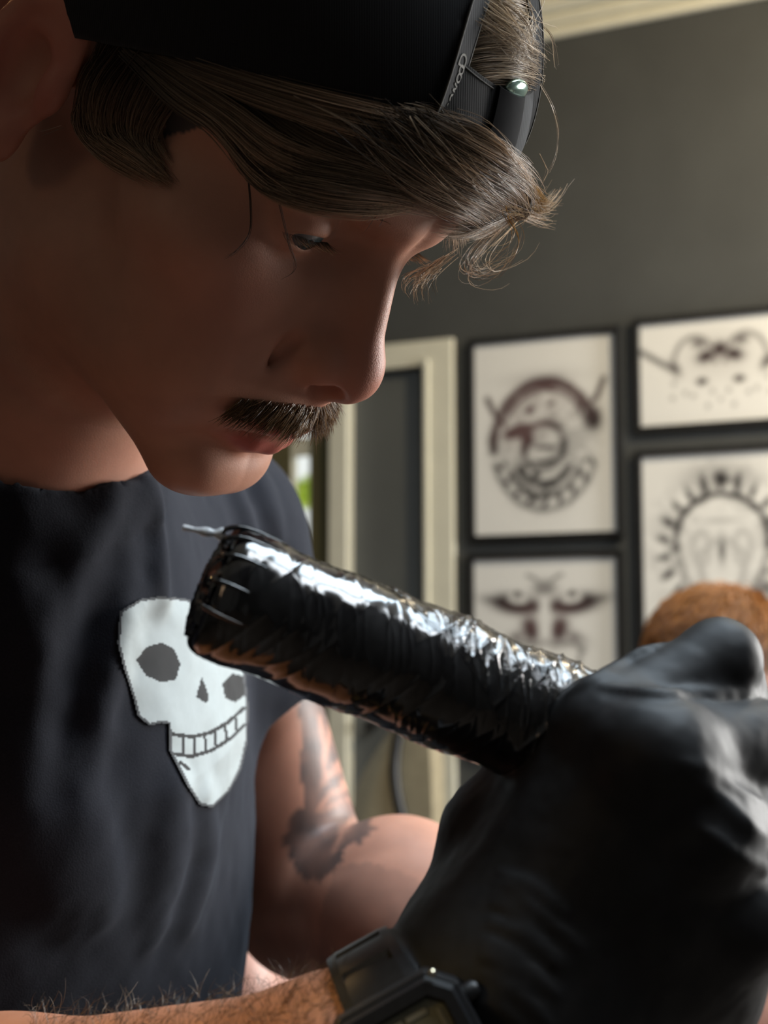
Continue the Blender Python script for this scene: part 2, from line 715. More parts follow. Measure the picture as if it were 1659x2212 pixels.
# black cloths, glove, plastic
g_ = Nt('black_cotton')
nz_ = g_.noise(1500, 2)
g_.color(g_.ramp(nz_, [(0.3, (0.007, 0.008, 0.0125)), (0.7, (0.013, 0.0145, 0.021))]))
g_.set(Roughness=0.95, Sheen_Weight=0.04, Sheen_Roughness=0.5, Sheen_Tint=(0.7, 0.8, 1.0, 1), Specular_IOR_Level=0.2)
g_.bump(nz_, 0.3, 0.0006)
M['shirt'] = g_.m
g_ = Nt('black_twill')
tc_ = g_.n('ShaderNodeTexCoord')
wv_ = g_.n('ShaderNodeTexWave')
wv_.inputs['Scale'].default_value = 420
wv_.inputs['Distortion'].default_value = 0.4
g_.l(tc_.outputs['Object'], wv_.inputs['Vector'])
g_.color(g_.ramp(wv_.outputs['Fac'], [(0.2, (0.006, 0.006, 0.007)), (0.8, (0.012, 0.012, 0.013))]))
g_.set(Roughness=0.9, Sheen_Weight=0.08, Specular_IOR_Level=0.2)
g_.bump(wv_.outputs['Fac'], 0.15, 0.0003)
M['twill'] = g_.m
M['thread'] = simple('grey_thread', (0.10, 0.098, 0.09), 0.8, noise=600, var=0.4)
M['letter'] = simple('grey_woven_letters', (0.13, 0.125, 0.11), 0.8, noise=600, var=0.3)
M['black_plastic'] = simple('black_strap_plastic', (0.005, 0.005, 0.006), 0.8, noise=200, var=0.2, Specular_IOR_Level=0.04)
M['clear_plastic'] = simple('olive_plastic_end', (0.11, 0.10, 0.075), 0.35, noise=200, var=0.2)
M['snap'] = simple('pearl_snap', (0.55, 0.78, 0.68), 0.12, metallic=0.9, noise=60, var=0.1)
g_ = Nt('black_nitrile')
nz_ = g_.noise(160, 3)
g_.color(g_.ramp(nz_, [(0.3, (0.010, 0.010, 0.011)), (0.7, (0.016, 0.016, 0.017))]))
g_.set(Roughness=0.58, Specular_IOR_Level=0.30)
g_.bump(g_.noise(2600, 1), 0.06, 0.0003)
M['nitrile'] = g_.m
g_ = Nt('cling_wrapped_black')
nz_ = g_.noise(300, 4, mapping=(1, 1, 1))
g_.color(g_.ramp(nz_, [(0.3, (0.004, 0.004, 0.005)), (0.7, (0.010, 0.010, 0.011))]))
g_.set(Roughness=0.14, Specular_IOR_Level=0.8, Coat_Weight=0.6, Coat_Roughness=0.08)
g_.bump(nz_, 0.12, 0.0006)
M['wrap'] = g_.m
g_ = Nt('clear_film')
nz_ = g_.noise(420, 3)
g_.color(g_.ramp(nz_, [(0.3, (0.010, 0.010, 0.011)), (0.7, (0.020, 0.020, 0.021))]))
g_.set(Roughness=0.12, Alpha=0.55, Specular_IOR_Level=1.0, Coat_Weight=1.0, Coat_Roughness=0.1)
g_.bump(nz_, 0.5, 0.001)
M['film'] = g_.m
g_ = Nt('clear_film_tail')
g_.color(g_.ramp(g_.noise(900, 2), [(0.3, (0.5, 0.52, 0.55)), (0.7, (0.8, 0.83, 0.86))]))
g_.set(Roughness=0.15)
M['film_tail'] = g_.m
M['grip'] = simple('grip_bandage', (0.022, 0.022, 0.018), 0.85, noise=900, var=0.5, bump=0.5)
M['white_print'] = simple('white_screen_print', (0.36, 0.405, 0.41), 0.75, noise=300, var=0.03)
M['dark_print'] = simple('dark_print', (0.008, 0.009, 0.010), 0.85, noise=300, var=0.1)
M['grey_print'] = simple('grey_print_edge', (0.06, 0.065, 0.07), 0.85, noise=300, var=0.1)
M['resin'] = simple('black_watch_resin', (0.012, 0.012, 0.013), 0.38, noise=500, var=0.2)
M['lcd'] = simple('grey_green_display', (0.16, 0.155, 0.105), 0.25, noise=40, var=0.06)
M['lcd_mark'] = simple('display_bar', (0.24, 0.235, 0.19), 0.4, noise=60, var=0.1)
M['steel'] = simple('steel_screw', (0.7, 0.62, 0.45), 0.2, metallic=1.0, noise=80, var=0.1)
g_ = Nt('eye_white')
g_.set(Roughness=0.15)
g_.color(g_.ramp(g_.noise(200), [(0.4, (0.14, 0.125, 0.12)), (0.6, (0.18, 0.16, 0.155))]))
M['eyeball'] = g_.m
M['iris'] = simple('grey_blue_iris', (0.05, 0.07, 0.075), 0.1, noise=900, var=0.5)
M['pupil'] = simple('pupil', (0.002, 0.002, 0.002), 0.05, noise=100, var=0.1)
M['dark_cloth'] = simple('dark_shorts_cloth', (0.02, 0.022, 0.028), 0.9, noise=300, var=0.2)


# ------------------------------------------------------------------ the room
WU = np.array([0.902, -0.432, 0.0])
WU /= np.linalg.norm(WU)                       # along the back wall, to the right
WN = np.array([WU[1], -WU[0], 0.0])            # out of the back wall, towards the camera
ZU = np.array([0, 0, 1.0])
WB = c2w(pc(1180, 950, 3.6))
WB[2] = 0.0
WAX = np.stack([WU, WN, ZU])                   # local axes: s along the wall, t out of it, z up


def wall_px(px, py, off=0.0):
    """pixel -> (s, z) on the back wall"""
    d = c2w(pc(px, py, 1.0)) - CAM
    k = ((WB + WN * off - CAM) @ WN) / (d @ WN)
    q = CAM + d * k
    return float((q - WB) @ WU), float(q[2])


CEIL = wall_px(1400, 47)[1] + 0.115
S_R, S_L, T_R = 2.7, -3.2, 5.2
s_cas_r = wall_px(984, 900)[0]
s_cas_ri = wall_px(924, 900)[0]
s_cas_li = wall_px(757, 1000)[0]
s_cas_l = wall_px(718, 1000)[0]
z_door = wall_px(924, 792)[1]
z_cas = wall_px(980, 733)[1]
s_w0, s_w1 = wall_px(628, 1060)[0], wall_px(670, 1060)[0]

# back wall: grey part with the door opening, olive part with a slit window
b = MB()
b.box(WB, WAX, (s_cas_ri, -0.12, 0), (S_R, 0, CEIL))
b.box(WB, WAX, (s_cas_li, -0.12, z_door), (s_cas_ri, 0, CEIL))
struct(b.build('wall_back', M['wall']), 'dark grey painted wall carrying the framed drawings')
b = MB()
b.box(WB, WAX, (s_w1, -0.03, 0), (s_cas_li, 0, CEIL))
b.box(WB, WAX, (s_w0, -0.03, 0), (s_w1, 0, 0.55))
b.box(WB, WAX, (s_w0, -0.03, 2.02), (s_w1, 0, CEIL))
b.box(WB, WAX, (S_L, -0.03, 0), (s_w0, 0, CEIL))
struct(b.build('wall_left', M['wall_olive']), 'olive brown wall left of the door')
# slit window
wf = MB()
for a0, a1, z0, z1 in ((s_w0, s_w0 + .004, .55, 2.02), (s_w1 - .004, s_w1, .55, 2.02), (s_w0 + .004, s_w1 - .004, .55, .60), (s_w0 + .004, s_w1 - .004, 1.97, 2.02)):
    wf.box(WB, WAX, (a0, -0.028, z0), (a1, -0.002, z1))
wo = struct(wf.build('window_1', M['cream']), 'narrow window slit in the olive wall')
MB().box(WB, WAX, (s_w0 + .004, -0.022, .60), (s_w1 - .004, -0.019, 1.97)).build('pane', M['glass'], wo)
rail = MB().box(WB, WAX, (s_w0 + .004, -0.016, wall_px(650, 985)[1]), (s_w1 - .004, -0.003, wall_px(650, 945)[1])).build('rail', M['cream'], wo)

# a bush outside the slit window
rb = np.random.default_rng(11)
bc = WB + WU * ((s_w0 + s_w1) / 2 - 0.20) - WN * 0.55 + ZU * (wall_px(650, 1082)[1] + 0.085)
Vb, Fb = [], []
for i in range(420):
    dd = rb.normal(size=3)
    dd /= np.linalg.norm(dd)
    c0 = bc + dd * np.array([.13, .13, .06]) * rb.random() ** 0.4
    a1 = rb.normal(size=3)
    a1 /= np.linalg.norm(a1)
    a2 = np.cross(a1, rb.normal(size=3))
    a2 /= np.linalg.norm(a2)
    L_ = 0.028
    k0 = len(Vb)
    Vb += [c0 - a1 * L_, c0 + a2 * L_ * .4, c0 + a1 * L_, c0 - a2 * L_ * .4]
    Fb.append((k0, k0 + 1, k0 + 2, k0 + 3))
stem = MB().tube([bc * [1, 1, 0], bc * [1, 1, .5], bc], [.02, .015, .008], 6)
bush = thing('lime_bush', 'lime green bush seen through the narrow window slit', 'bush', tuple(bc * [1, 1, 0]))
adopt(mesh_obj('foliage', np.array(Vb), Fb, M['foliage'], smooth=False), bush)
adopt(stem.build('stem', M['frame_black']), bush)

# door: cream casing, grey leaf set back
cas = MB()
cas.box(WB, WAX, (s_cas_ri, 0, 0), (s_cas_r, .022, z_cas))
cas.box(WB, WAX, (s_cas_l, 0, 0), (s_cas_li, .022, z_cas))
cas.box(WB, WAX, (s_cas_li, 0, z_door), (s_cas_ri, .022, z_cas))
cas.box(WB, WAX, (s_cas_ri, .022, 0), (s_cas_ri + .014, .03, z_door + .014))
cas.box(WB, WAX, (s_cas_ri - .004, -.12, 0), (s_cas_ri, 0, z_door))
cas.box(WB, WAX, (s_cas_li, -.12, 0), (s_cas_li + .004, 0, z_door))
struct(cas.build('trim_1', M['cream'], bevel=.003), 'cream painted door casing on the grey wall')
dr = MB().box(WB, WAX, (s_cas_li + .004, -.05, 0.01), (s_cas_ri - .004, -.010, z_door - .004)).build('door_1', M['door'], bevel=.003)
struct(dr, 'dark grey door inside the cream casing')
hx_ = s_cas_li + .07
adopt_h = MB().tube([WB + WU * hx_ + WN * -.010 + ZU * 1.0, WB + WU * hx_ + WN * .035 + ZU * 1.0], [.011, .011], 12).build('door_handle', M['black_metal'], dr)

# crown moulding, ceiling, floor, other walls
z_cr = wall_px(1400, 47)[1]
cr = MB()
for i, (t0, z0, z1) in enumerate(((.022, z_cr, z_cr + .03), (.04, z_cr + .03, z_cr + .055), (.075, z_cr + .055, z_cr + .085), (.09, z_cr + .085, CEIL))):
    cr.box(WB, WAX, (S_L, 0, z0), (S_R, t0, z1))
struct(cr.build('trim_2', M['cream'], bevel=.006), 'cream crown moulding under the ceiling')
struct(MB().box(WB, WAX, (S_L, -.12, CEIL), (S_R, T_R, CEIL + .1)).build('ceiling', M['ceiling']))
struct(MB().box(WB, WAX, (S_L, -.12, -.1), (S_R, T_R, 0)).build('floor', M['floor']))
struct(MB().box(WB, WAX, (S_L, .0, 0), (S_R, .016, .12)).build('baseboard_back', M['cream'], bevel=.003))
W_T0, W_T1, W_Z0, W_Z1 = 0.10, 1.12, 0.85, 2.25
b = MB()
b.box(WB, WAX, (S_R, -.12, 0), (S_R + .12, W_T0, CEIL))
b.box(WB, WAX, (S_R, W_T1, 0), (S_R + .12, T_R, CEIL))
b.box(WB, WAX, (S_R, W_T0, 0), (S_R + .12, W_T1, W_Z0))
b.box(WB, WAX, (S_R, W_T0, W_Z1), (S_R + .12, W_T1, CEIL))
struct(b.build('wall_right', M['wall_side']))
b = MB()
for t0, t1, z0, z1 in ((W_T0, W_T0 + .06, W_Z0, W_Z1), (W_T1 - .06, W_T1, W_Z0, W_Z1), (W_T0, W_T1, W_Z0, W_Z0 + .06), (W_T0, W_T1, W_Z1 - .06, W_Z1), ((W_T0 + W_T1) / 2 - .025, (W_T0 + W_T1) / 2 + .025, W_Z0, W_Z1)):
    b.box(WB, WAX, (S_R + .02, t0, z0), (S_R + .07, t1, z1))
w2 = struct(b.build('window_2', M['cream'], bevel=.004))
for t0, t1 in ((W_T0 + .05, (W_T0 + W_T1) / 2 - .02), ((W_T0 + W_T1) / 2 + .02, W_T1 - .05)):
    MB().box(WB, WAX, (S_R + .04, t0, W_Z0 + .05), (S_R + .045, t1, W_Z1 - .05)).build('pane', M['glass'], w2)
struct(MB().box(WB, WAX, (S_L - .12, -.12, 0), (S_L, T_R, CEIL)).build('wall_far_left', M['wall_side']))
struct(MB().box(WB, WAX, (S_L, T_R, 0), (S_R, T_R + .12, CEIL)).build('wall_rear', M['wall_side']))

# the lamps in the ceiling (out of view above)
def ceiling_lamp(name, label, x, y, w, round_=False):
    t = thing(name, label, 'lamp', (x, y, CEIL))
    if round_:
        ring = MB().tube([(0, 0, 0), (0, 0, -.05)], [w, w], 20).build('housing', M['black_metal'], t)
        MB().tube([(0, 0, -.045), (0, 0, -.058)], [w * .75, w * .7], 20).build('lens', M['diffuser'], t)
    else:
        b = MB()
        w, v = w
        for q in ((-w, -v, w, -v + .02), (-w, v - .02, w, v), (-w, -v + .02, -w + .02, v - .02), (w - .02, -v + .02, w, v - .02)):
            b.box((0, 0, 0), np.eye(3), (q[0], q[1], -.035), (q[2], q[3], 0))
        b.build('frame', M['cream'], t)
        MB().box((0, 0, 0), np.eye(3), (-w + .02, -v + .02, -.02), (w - .02, v - .02, -.002)).build('diffuser', M['diffuser'], t)


ceiling_lamp('light_panel', 'long white light panel set in the ceiling above the bed', .64, .78, (.57, .42))
ceiling_lamp('light_panel', 'narrow white light panel added in the ceiling right of the camera as fill', .95, .12, (.47, .20))  # unseen fitting added for the fill light
ceiling_lamp('spot_lamp', 'round ceiling spot above the left wall side', -.85, 1.15, .07, True)
ceiling_lamp('spot_lamp', 'round ceiling spot in front of the framed drawings', 1.25, 2.05, .11, True)

# ------------------------------------------------------------------ framed drawings
rg = np.random.default_rng(5)


def sheet(w, h, paint):
    """an ink layer as a grid of vertices: paint(U, V) gives darkness 0..1 with U, V in sheet units (0..1, v down)"""
    nx, ny = 110, int(110 * h / w)
    U, Vv = np.meshgrid(np.linspace(0, 1, nx), np.linspace(0, 1, ny))
    D, tint = paint(U, Vv)
    D = np.clip(D * 1.3, 0, 1)
    paper = np.array([0.74, 0.73, 0.70])
    ink = np.array([0.020, 0.016, 0.016])
    warm = np.array([0.10, 0.055, 0.055])
    inkc = ink[None, None] * (1 - tint[..., None]) + warm[None, None] * tint[..., None]
    C = paper * (1 - D[..., None]) + inkc * D[..., None]
    X = np.stack([w / 2 - U * w, np.zeros_like(U), h / 2 - Vv * h], -1)
    i, j = np.meshgrid(np.arange(ny - 1), np.arange(nx - 1), indexing='ij')
    a = (i * nx + j).ravel()
    Fq = np.stack([a, a + nx, a + nx + 1, a + 1], -1)
    return X.reshape(-1, 3), Fq, C.reshape(-1, 3)


def blob(U, V, x, y, rx, ry, ang=0, p=2.0):
    c, s = math.cos(ang), math.sin(ang)
    a = ((U - x) * c + (V - y) * s) / rx
    b_ = (-(U - x) * s + (V - y) * c) / ry
    return np.exp(-(a * a + b_ * b_) ** (p / 2))


def stroke(U, V, pts, w, asp):
    d = seg_dist(U, V * asp, [(x, y * asp) for x, y in pts])
    return np.exp(-(d / (w * 1.25)) ** 2)


def arc(cx, cy, rx, ry, a0, a1, n=16):
    t = np.radians(np.linspace(a0, a1, n))
    return [(cx + rx * math.cos(q), cy + ry * math.sin(q)) for q in t]


def art_horned(U, V):
    asp = 1.30
    D = 0 * U
    T = 0 * U
    S = lambda pts, w, k=1.0: np.maximum(D, k * stroke(U, V, pts, w, asp))
    D = S(arc(.50, .55, .37, .33, 178, 330), .026, .85)
    D = S(arc(.50, .55, .37, .33, 25, 165), .018, .45)
    D = S(arc(.50, .50, .30, .24, 195, 350), .02, .5)
    D = S(arc(.49, .55, .15, .12, 0, 360), .022, .42)
    D = S(arc(.50, .56, .27, .25, 30, 150), .02, .45)
    D = S(arc(.50, .58, .20, .17, 30, 150), .022, .6)
    D = S([(.09, .29), (.15, .38), (.20, .42)], .018, .8)
    D = S([(.92, .23), (.87, .32), (.84, .34)], .018, .75)
    for x, y, rx, ry, an, k in ((.50, .235, .075, .032, 0, 1), (.13, .50, .035, .06, .3, .9), (.84, .42, .07, .06, .8, .95), (.80, .36, .06, .03, .5, .9),
                                (.31, .47, .10, .032, -.1, 1.1), (.37, .50, .04, .06, -.6, 1), (.36, .56, .025, .04, 0, .9), (.44, .70, .032, .022, 0, .85),
                                (.40, .365, .03, .022, -.4, .7), (.55, .335, .035, .016, -.3, .6), (.52, .635, .12, .016, 0, .6), (.52, .56, .08, .014, 0, .55)):
        D = np.maximum(D, k * blob(U, V, x, y, rx, ry, an, 2.6))
    for i in range(9):
        a = math.radians(20 + i * 17.5)
        x, y = .50 + .36 * math.cos(a), .55 + .30 * math.sin(a)
        D = np.maximum(D, .75 * blob(U, V, x, y, .035, .016, a + .6, 2.4))
        D = np.maximum(D, .55 * blob(U, V, x - .05 * math.cos(a), y - .05 * math.sin(a), .018, .018, 0, 2.4))
    for x, y in ((.43, .82), (.60, .81), (.38, .79), (.68, .77), (.51, .80)):
        D = np.maximum(D, .6 * blob(U, V, x, y, .028, .022, 0, 2.6))
    T = np.clip(blob(U, V, .5, .30, .5, .14) + blob(U, V, .3, .48, .2, .1), 0, 1)
    return D + .20 * blob(U, V, .5, .54, .36, .33, 0, 5) + .16 * (vnoise(np.stack([U * 16, V * 20, 0 * U], -1)) > .1) * blob(U, V, .5, .54, .38, .34, 0, 6) + .2 * blob(U, V, .48, .20, .28, .04, 0, 2), T


def art_moth_face(U, V):
    asp = 1.25
    D = 0 * U
    for sx in (-1, 1):
        m = lambda x: .5 + sx * x
        D = np.maximum(D, 1.1 * blob(U, V, m(.20), .24, .19, .055, sx * -.10, 3))
        D = np.maximum(D, .8 * blob(U, V, m(.33), .225, .12, .03, sx * -.15, 2))
        D = np.maximum(D, .9 * blob(U, V, m(.10), .37, .065, .08, sx * .5, 2.5))
        D = np.maximum(D, .6 * blob(U, V, m(.20), .41, .09, .03, sx * .3, 2))
        D = np.maximum(D, .55 * stroke(U, V, [(m(.05), .45), (m(.2), .44), (m(.26), .48)], .02, asp))
        D = np.maximum(D, .45 * stroke(U, V, [(m(.26), .46), (m(.22), .56), (m(.1), .62)], .016, asp))
        D = np.maximum(D, .5 * stroke(U, V, [(m(.02), .14), (m(.08), .10), (m(.12), .09)], .012, asp))
        D -= 1.0 * blob(U, V, m(.19), .215, .075, .028, sx * -.1, 4)
        D = np.maximum(D, .9 * blob(U, V, m(.19), .19, .03, .02, 0, 3))
    D = np.clip(D, 0, 1)
    D = np.maximum(D, .55 * blob(U, V, .5, .16, .09, .05, 0, 3))
    D -= .8 * blob(U, V, .5, .33, .035, .12, 0, 4)
    D = np.maximum(D, .4 * blob(U, V, .5, .44, .06, .02, 0, 2))
    T = blob(U, V, .5, .33, .35, .14)
    return np.clip(D, 0, 1), T


def art_moth_drops(U, V):
    asp = .62
    D = 0 * U
    for sx in (-1, 1):
        m = lambda x: .5 + sx * x
        D = np.maximum(D, .65 * stroke(U, V, [(m(.50), .26), (m(.40), .36), (m(.30), .46)], .016, asp))
        D = np.maximum(D, .7 * blob(U, V, m(.285), .45, .035, .09, sx * .3, 2.4))
        D = np.maximum(D, .45 * stroke(U, V, arc(m(.16), .42, .13, .26, 180, 360), .014, asp))
        D = np.maximum(D, .8 * blob(U, V, m(.085), .36, .07, .055, sx * .9, 2.4))
        D = np.maximum(D, .6 * blob(U, V, m(.13), .22, .05, .06, sx * .6, 2.2))
        D = np.maximum(D, .9 * blob(U, V, m(.115), .60, .035, .035, sx * .5, 2.4))
        for x, y in ((.29, .60), (.30, .74), (.22, .70), (.17, .73), (.05, .70), (.08, .84)):
            D = np.maximum(D, .4 * blob(U, V, m(x), y, .016, .028, 0, 2.4))
    D = np.maximum(D, .9 * blob(U, V, .5, .30, .05, .07, 0, 2.4))
    D = np.maximum(D, .4 * blob(U, V, .5, .78, .014, .025, 0, 2.4))
    D += .15 * blob(U, V, .5, .35, .25, .25, 0, 3)
    return D, .4 * blob(U, V, .5, .4, .3, .3)


def art_oval(U, V):
    asp = 1.28
    D = 0 * U
    c = (.5, .47)
    D = np.maximum(D, .7 * stroke(U, V, arc(c[0], .42, .29, .22, 170, 370), .017, asp))
    D = np.maximum(D, .45 * stroke(U, V, [(.21, .45), (.30, .68), (.42, .86)], .014, asp))
    D = np.maximum(D, .45 * stroke(U, V, [(.79, .45), (.70, .68), (.58, .86)], .014, asp))
    for i in range(17):
        a = math.radians(140 + i * 260 / 16)
        x, y = .5 + .37 * math.cos(a), .46 + .31 * math.sin(a)
        D = np.maximum(D, .8 * blob(U, V, x, y, .05, .018, a, 2.4))
        x, y = .5 + .30 * math.cos(a + .08), .45 + .25 * math.sin(a + .08)
        D = np.maximum(D, .5 * blob(U, V, x, y, .02, .03, a, 2.4))
    for sx in (-1, 1):
        m = lambda x: .5 + sx * x
        D = np.maximum(D, .9 * blob(U, V, m(.24), .72, .04, .09, -sx * .5, 2.4))
        D = np.maximum(D, .30 * stroke(U, V, [(m(.03), .42), (m(.15), .50), (m(.12), .62), (m(.06), .70)], .02, asp))
        D = np.maximum(D, .25 * stroke(U, V, arc(m(.13), .46, .05, .08, 0, 360), .02, asp))
    D = np.maximum(D, .7 * blob(U, V, .5, .47, .025, .07, 0, 2.2))
    D = np.maximum(D, .6 * blob(U, V, .5, .13, .05, .045, 0, 2.4))
    D = np.maximum(D, .3 * blob(U, V, .5, .33, .14, .012, 0, 2.4))
    D += .3 * blob(U, V, .5, .10, .22, .07, 0, 2.4)
    D += .25 * (vnoise(np.stack([U * 18, V * 22, 0 * U + 5], -1)) > .05) * (blob(U, V, .5, .46, .45, .40, 0, 6) - blob(U, V, .5, .50, .26, .28, 0, 6)).clip(0, 1)
    return np.clip(D, 0, 1), .5 * blob(U, V, .5, .75, .4, .15)


def picture(label, sp, sw, sh, paint, b_=0.016):
    """sp: (s, z) of the sheet centre on the wall"""
    o = thing('framed_drawing', label, 'picture', tuple(WB + WU * sp[0] + ZU * sp[1]), 'framed tattoo drawings on the grey wall')
    rot = Matrix(np.stack([-WU, WN, ZU], 1).tolist()).to_4x4()
    fr = MB()
    X, Z = sw / 2, sh / 2
    I = np.eye(3)
    fr.box((0, 0, 0), I, (-X - b_, 0, Z), (X + b_, .022, Z + b_))
    fr.box((0, 0, 0), I, (-X - b_, 0, -Z - b_), (X + b_, .022, -Z))
    fr.box((0, 0, 0), I, (-X - b_, 0, -Z), (-X, .022, Z))
    fr.box((0, 0, 0), I, (X, 0, -Z), (X + b_, .022, Z))
    f1 = fr.build('frame', M['frame_black'], o, bevel=.002)
    b1 = MB().box((0, 0, 0), I, (-X - .002, .001, -Z - .002), (X + .002, .008, Z + .002)).build('backing_board', M['frame_black'], o)
    V, Fq, C = sheet(sw, sh, paint)
    V[:, 1] = .0095
    # mirror u so that the drawing reads from the room side
    s1 = mesh_obj('drawing_sheet', V, Fq[:, ::-1], M['paper'], o, False, {'ink': C})
    o.rotation_euler = rot.to_euler()
    return o


def rect_px(tl, tr, br, bl):
    q = [wall_px(*tl), wall_px(*tr), wall_px(*br), wall_px(*bl)]
    s0, s1 = (q[0][0] + q[3][0]) / 2, (q[1][0] + q[2][0]) / 2
    z1, z0 = (q[0][1] + q[1][1]) / 2, (q[2][1] + q[3][1]) / 2
    return ((s0 + s1) / 2, (z0 + z1) / 2), s1 - s0, z1 - z0


c_, w_, h_ = rect_px((1030, 748), (1330, 720), (1337, 1146), (1030, 1160))
picture('framed drawing of a round horned head with a beard of beads', c_, w_, h_, art_horned)
c3, w3, h3 = rect_px((1028, 1213), (1336, 1198), (1342, 1620), (1030, 1625))
picture('framed drawing of a moth with two staring eyes', c3, w3, h3, art_moth_face)
c2, w2_, h2 = rect_px((1385, 707), (1735, 668), (1740, 898), (1388, 926))
picture('wide framed drawing of wings above falling drops', c2, w2_, h2, art_moth_drops)
c4, w4, h4 = rect_px((1391, 992), (1735, 965), (1742, 1420), (1396, 1432))
picture('framed drawing of a pale oval ringed with petals', c4, w4, h4, art_oval)

# beige chair with a curved black arm in front of the door
wx = lambda px, py, off: WB + WU * wall_px(px, py, off)[0] + WN * off + ZU * wall_px(px, py, off)[1]
ch = thing('beige_chair', 'beige padded chair with a curved black arm by the grey door', 'chair', tuple((wx(850, 1700, .30)) * [1, 1, 0]))
pb = [wx(770, 1745, .3), wx(800, 1660, .3), wx(868, 1560, .3), wx(915, 1530, .3), wx(945, 1560, .3), wx(940, 1900, .3), wx(790, 1900, .3)]
ctr = np.mean(pb, axis=0)
Vp, Fp = [], []
outl = spline(pb + pb[:1], 60)[:-1]
for off, sc in ((0, .94), (.012, 1.0), (.06, 1.0), (.075, .94)):
    Vp.append(ctr + (outl - ctr) * sc - WN * off + WN * .04)
n_ = len(outl)
for k in range(3):
    for i in range(n_):
        Fp.append((k * n_ + i, k * n_ + (i + 1) % n_, (k + 1) * n_ + (i + 1) % n_, (k + 1) * n_ + i))
Fp += [tuple(range(n_))[::-1], tuple(3 * n_ + i for i in range(n_))]
adopt(mesh_obj('backrest', np.concatenate(Vp), Fp, M['beige'], smooth=False), ch)
arm = spline([wx(872, 1540, .37), wx(853, 1640, .39), wx(858, 1720, .40), wx(880, 1800, .40), wx(915, 1870, .39)], 24)
adopt(MB().tube(arm, .0135, 10).build('arm', M['black_metal'], smooth=True), ch)
zs = 0.60
cb = WB + WU * ((ctr - WB) @ WU) + WN * .42
adopt(MB().box(cb, WAX, (-.12, -.14, zs - .10), (.12, .16, zs)).build('seat', M['black_metal'], bevel=.02), ch)
for a in (-.1, .1):
    for t in (-.11, .13):
        adopt(MB().box(cb, WAX, (a - .012, t - .012, 0), (a + .012, t + .012, zs - .09)).build('leg', M['black_metal']), ch)


# ------------------------------------------------------------------ the tattooist: distance fields
MM = 0.001


def head_sdf(p, ears=True):
    """p in head frame, metres"""
    q = np.array(p) * 1000.0
    s = q.copy()
    s[:, 0] = np.abs(s[:, 0])                       # symmetric
    d = s_ell(q, (0, -8, 50), (75, 97, 79))
    d = smin(d, s_ell(q, (0, 30, 44), (63, 63, 50)), 20)
    d = smin(d, s_ell(q, (0, 42, -24), (57, 49, 60)), 22)
    d = smin(d, s_cone(s, (46, 4, -52), (17, 70, -90), 13, 13), 24)
    d = smin(d, s_ell(s, (46, 45, -10), (19, 23, 15)), 20)
    d = smin(d, s_ell(s, (32, 58, -48), (24, 25, 28)), 20)
    d = smin(d, s_cone(s, (8, 87, 28), (42, 77.5, 26), 11, 9.5), 11)
    d = smin(d, s_ell(q, (0, 76, -91), (20, 14, 13)), 16)
    d = smin(d, s_ell(q, (0, 74, -51), (27, 25, 20)), 16)
    d = smax(d, -s_ell(s, (31, 92, 11), (17, 18, 11)), 15)
    # nose
    n = s_cone(q, (0, 83, 27), (0, 101, -20), 5.0, 7.5)
    n = smin(n, s_sph(q, (0, 102.5, -27.5), 11.3), 8)
    n = smin(n, s_cone(q, (0, 78, 14), (0, 86, -26), 7, 14), 10)
    n = smin(n, s_ell(s, (12.5, 94, -28), (7.2, 11, 8.6)), 5)
    n = smin(n, s_cone(q, (0, 104, -34), (0, 97, -39.5), 4.4, 4.2), 4)
    d = smin(d, n, 8)
    d = smax(d, -s_ell(s, (8, 104, -37), (3.4, 8, 5.5)), 2.5)
    d = smax(d, -s_cone(s, (22.5, 88, -26), (25.5, 84, -40), .7, .7), 7)      # crease behind the wing of the nose
    # lips
    up = s_chain(s, [(0, 95.5, -59), (9, 92.5, -59), (24, 81, -66)], [4.2, 3.8, 1.6], 3)
    lo = s_chain(s, [(0, 90.5, -69.5), (9, 87.5, -69.5), (23, 79.5, -67)], [5.4, 4.8, 1.8], 3)
    d = smin(d, up, 5)
    d = smin(d, lo, 6)
    d = smax(d, -s_chain(s, [(0, 98, -64.2), (10, 94.5, -64.5), (24, 83.5, -66.8)], [.9, .9, .5]), 2)
    # lids over the eyeballs
    lid = s_sph(s, (32, 68.5, 13), 13.4)
    d = smin(d, lid, 4)
    d = smax(d, -s_ell(s, (33, 82, 8.5), (12.5, 6.5, 3.2)), 1.5)
    # jaw to neck
    d = smin(d, s_ell(q, (0, 10, -50), (50, 52, 40)), 18)
    if ears:
        s = (s - np.array([75, -9, 1])) / np.array([1.0, 1.2, 1.24]) + np.array([76, 2.5, -4])
        e = s_ell(s, (74.5, -12, 3), (4, 18, 28))
        e = smin(e, s_ell(s, (70, -8, 2), (8, 11, 20)), 6)
        hx = [(74, 1, 4), (76, -1, 16), (79.5, -8, 28), (82.5, -19, 30), (84, -29, 18), (83, -30, 2), (79, -24, -13), (76, -15, -23)]
        e = smin(e, s_chain(s, hx, [2.6, 3.4, 3.6, 3.8, 3.8, 3.6, 3.4, 4], 2), 4)
        e = smin(e, s_chain(s, [(78, -4, 19), (80.5, -15, 13), (81, -20, 0), (78.5, -15, -13)], [2.2, 3, 3.2, 3], 2), 4)
        e = smin(e, s_ell(s, (75.5, -8, -24), (4.4, 8, 8)), 5)
        e = smax(e, -s_ell(s, (81, -7, -4), (9, 8.5, 11.5)), 3)
        e = smin(e, s_ell(s, (75.5, 2.5, -4), (4, 4.5, 6.5)), 3)
        d = smin(d, e * 1.1, 5)
    return d * MM


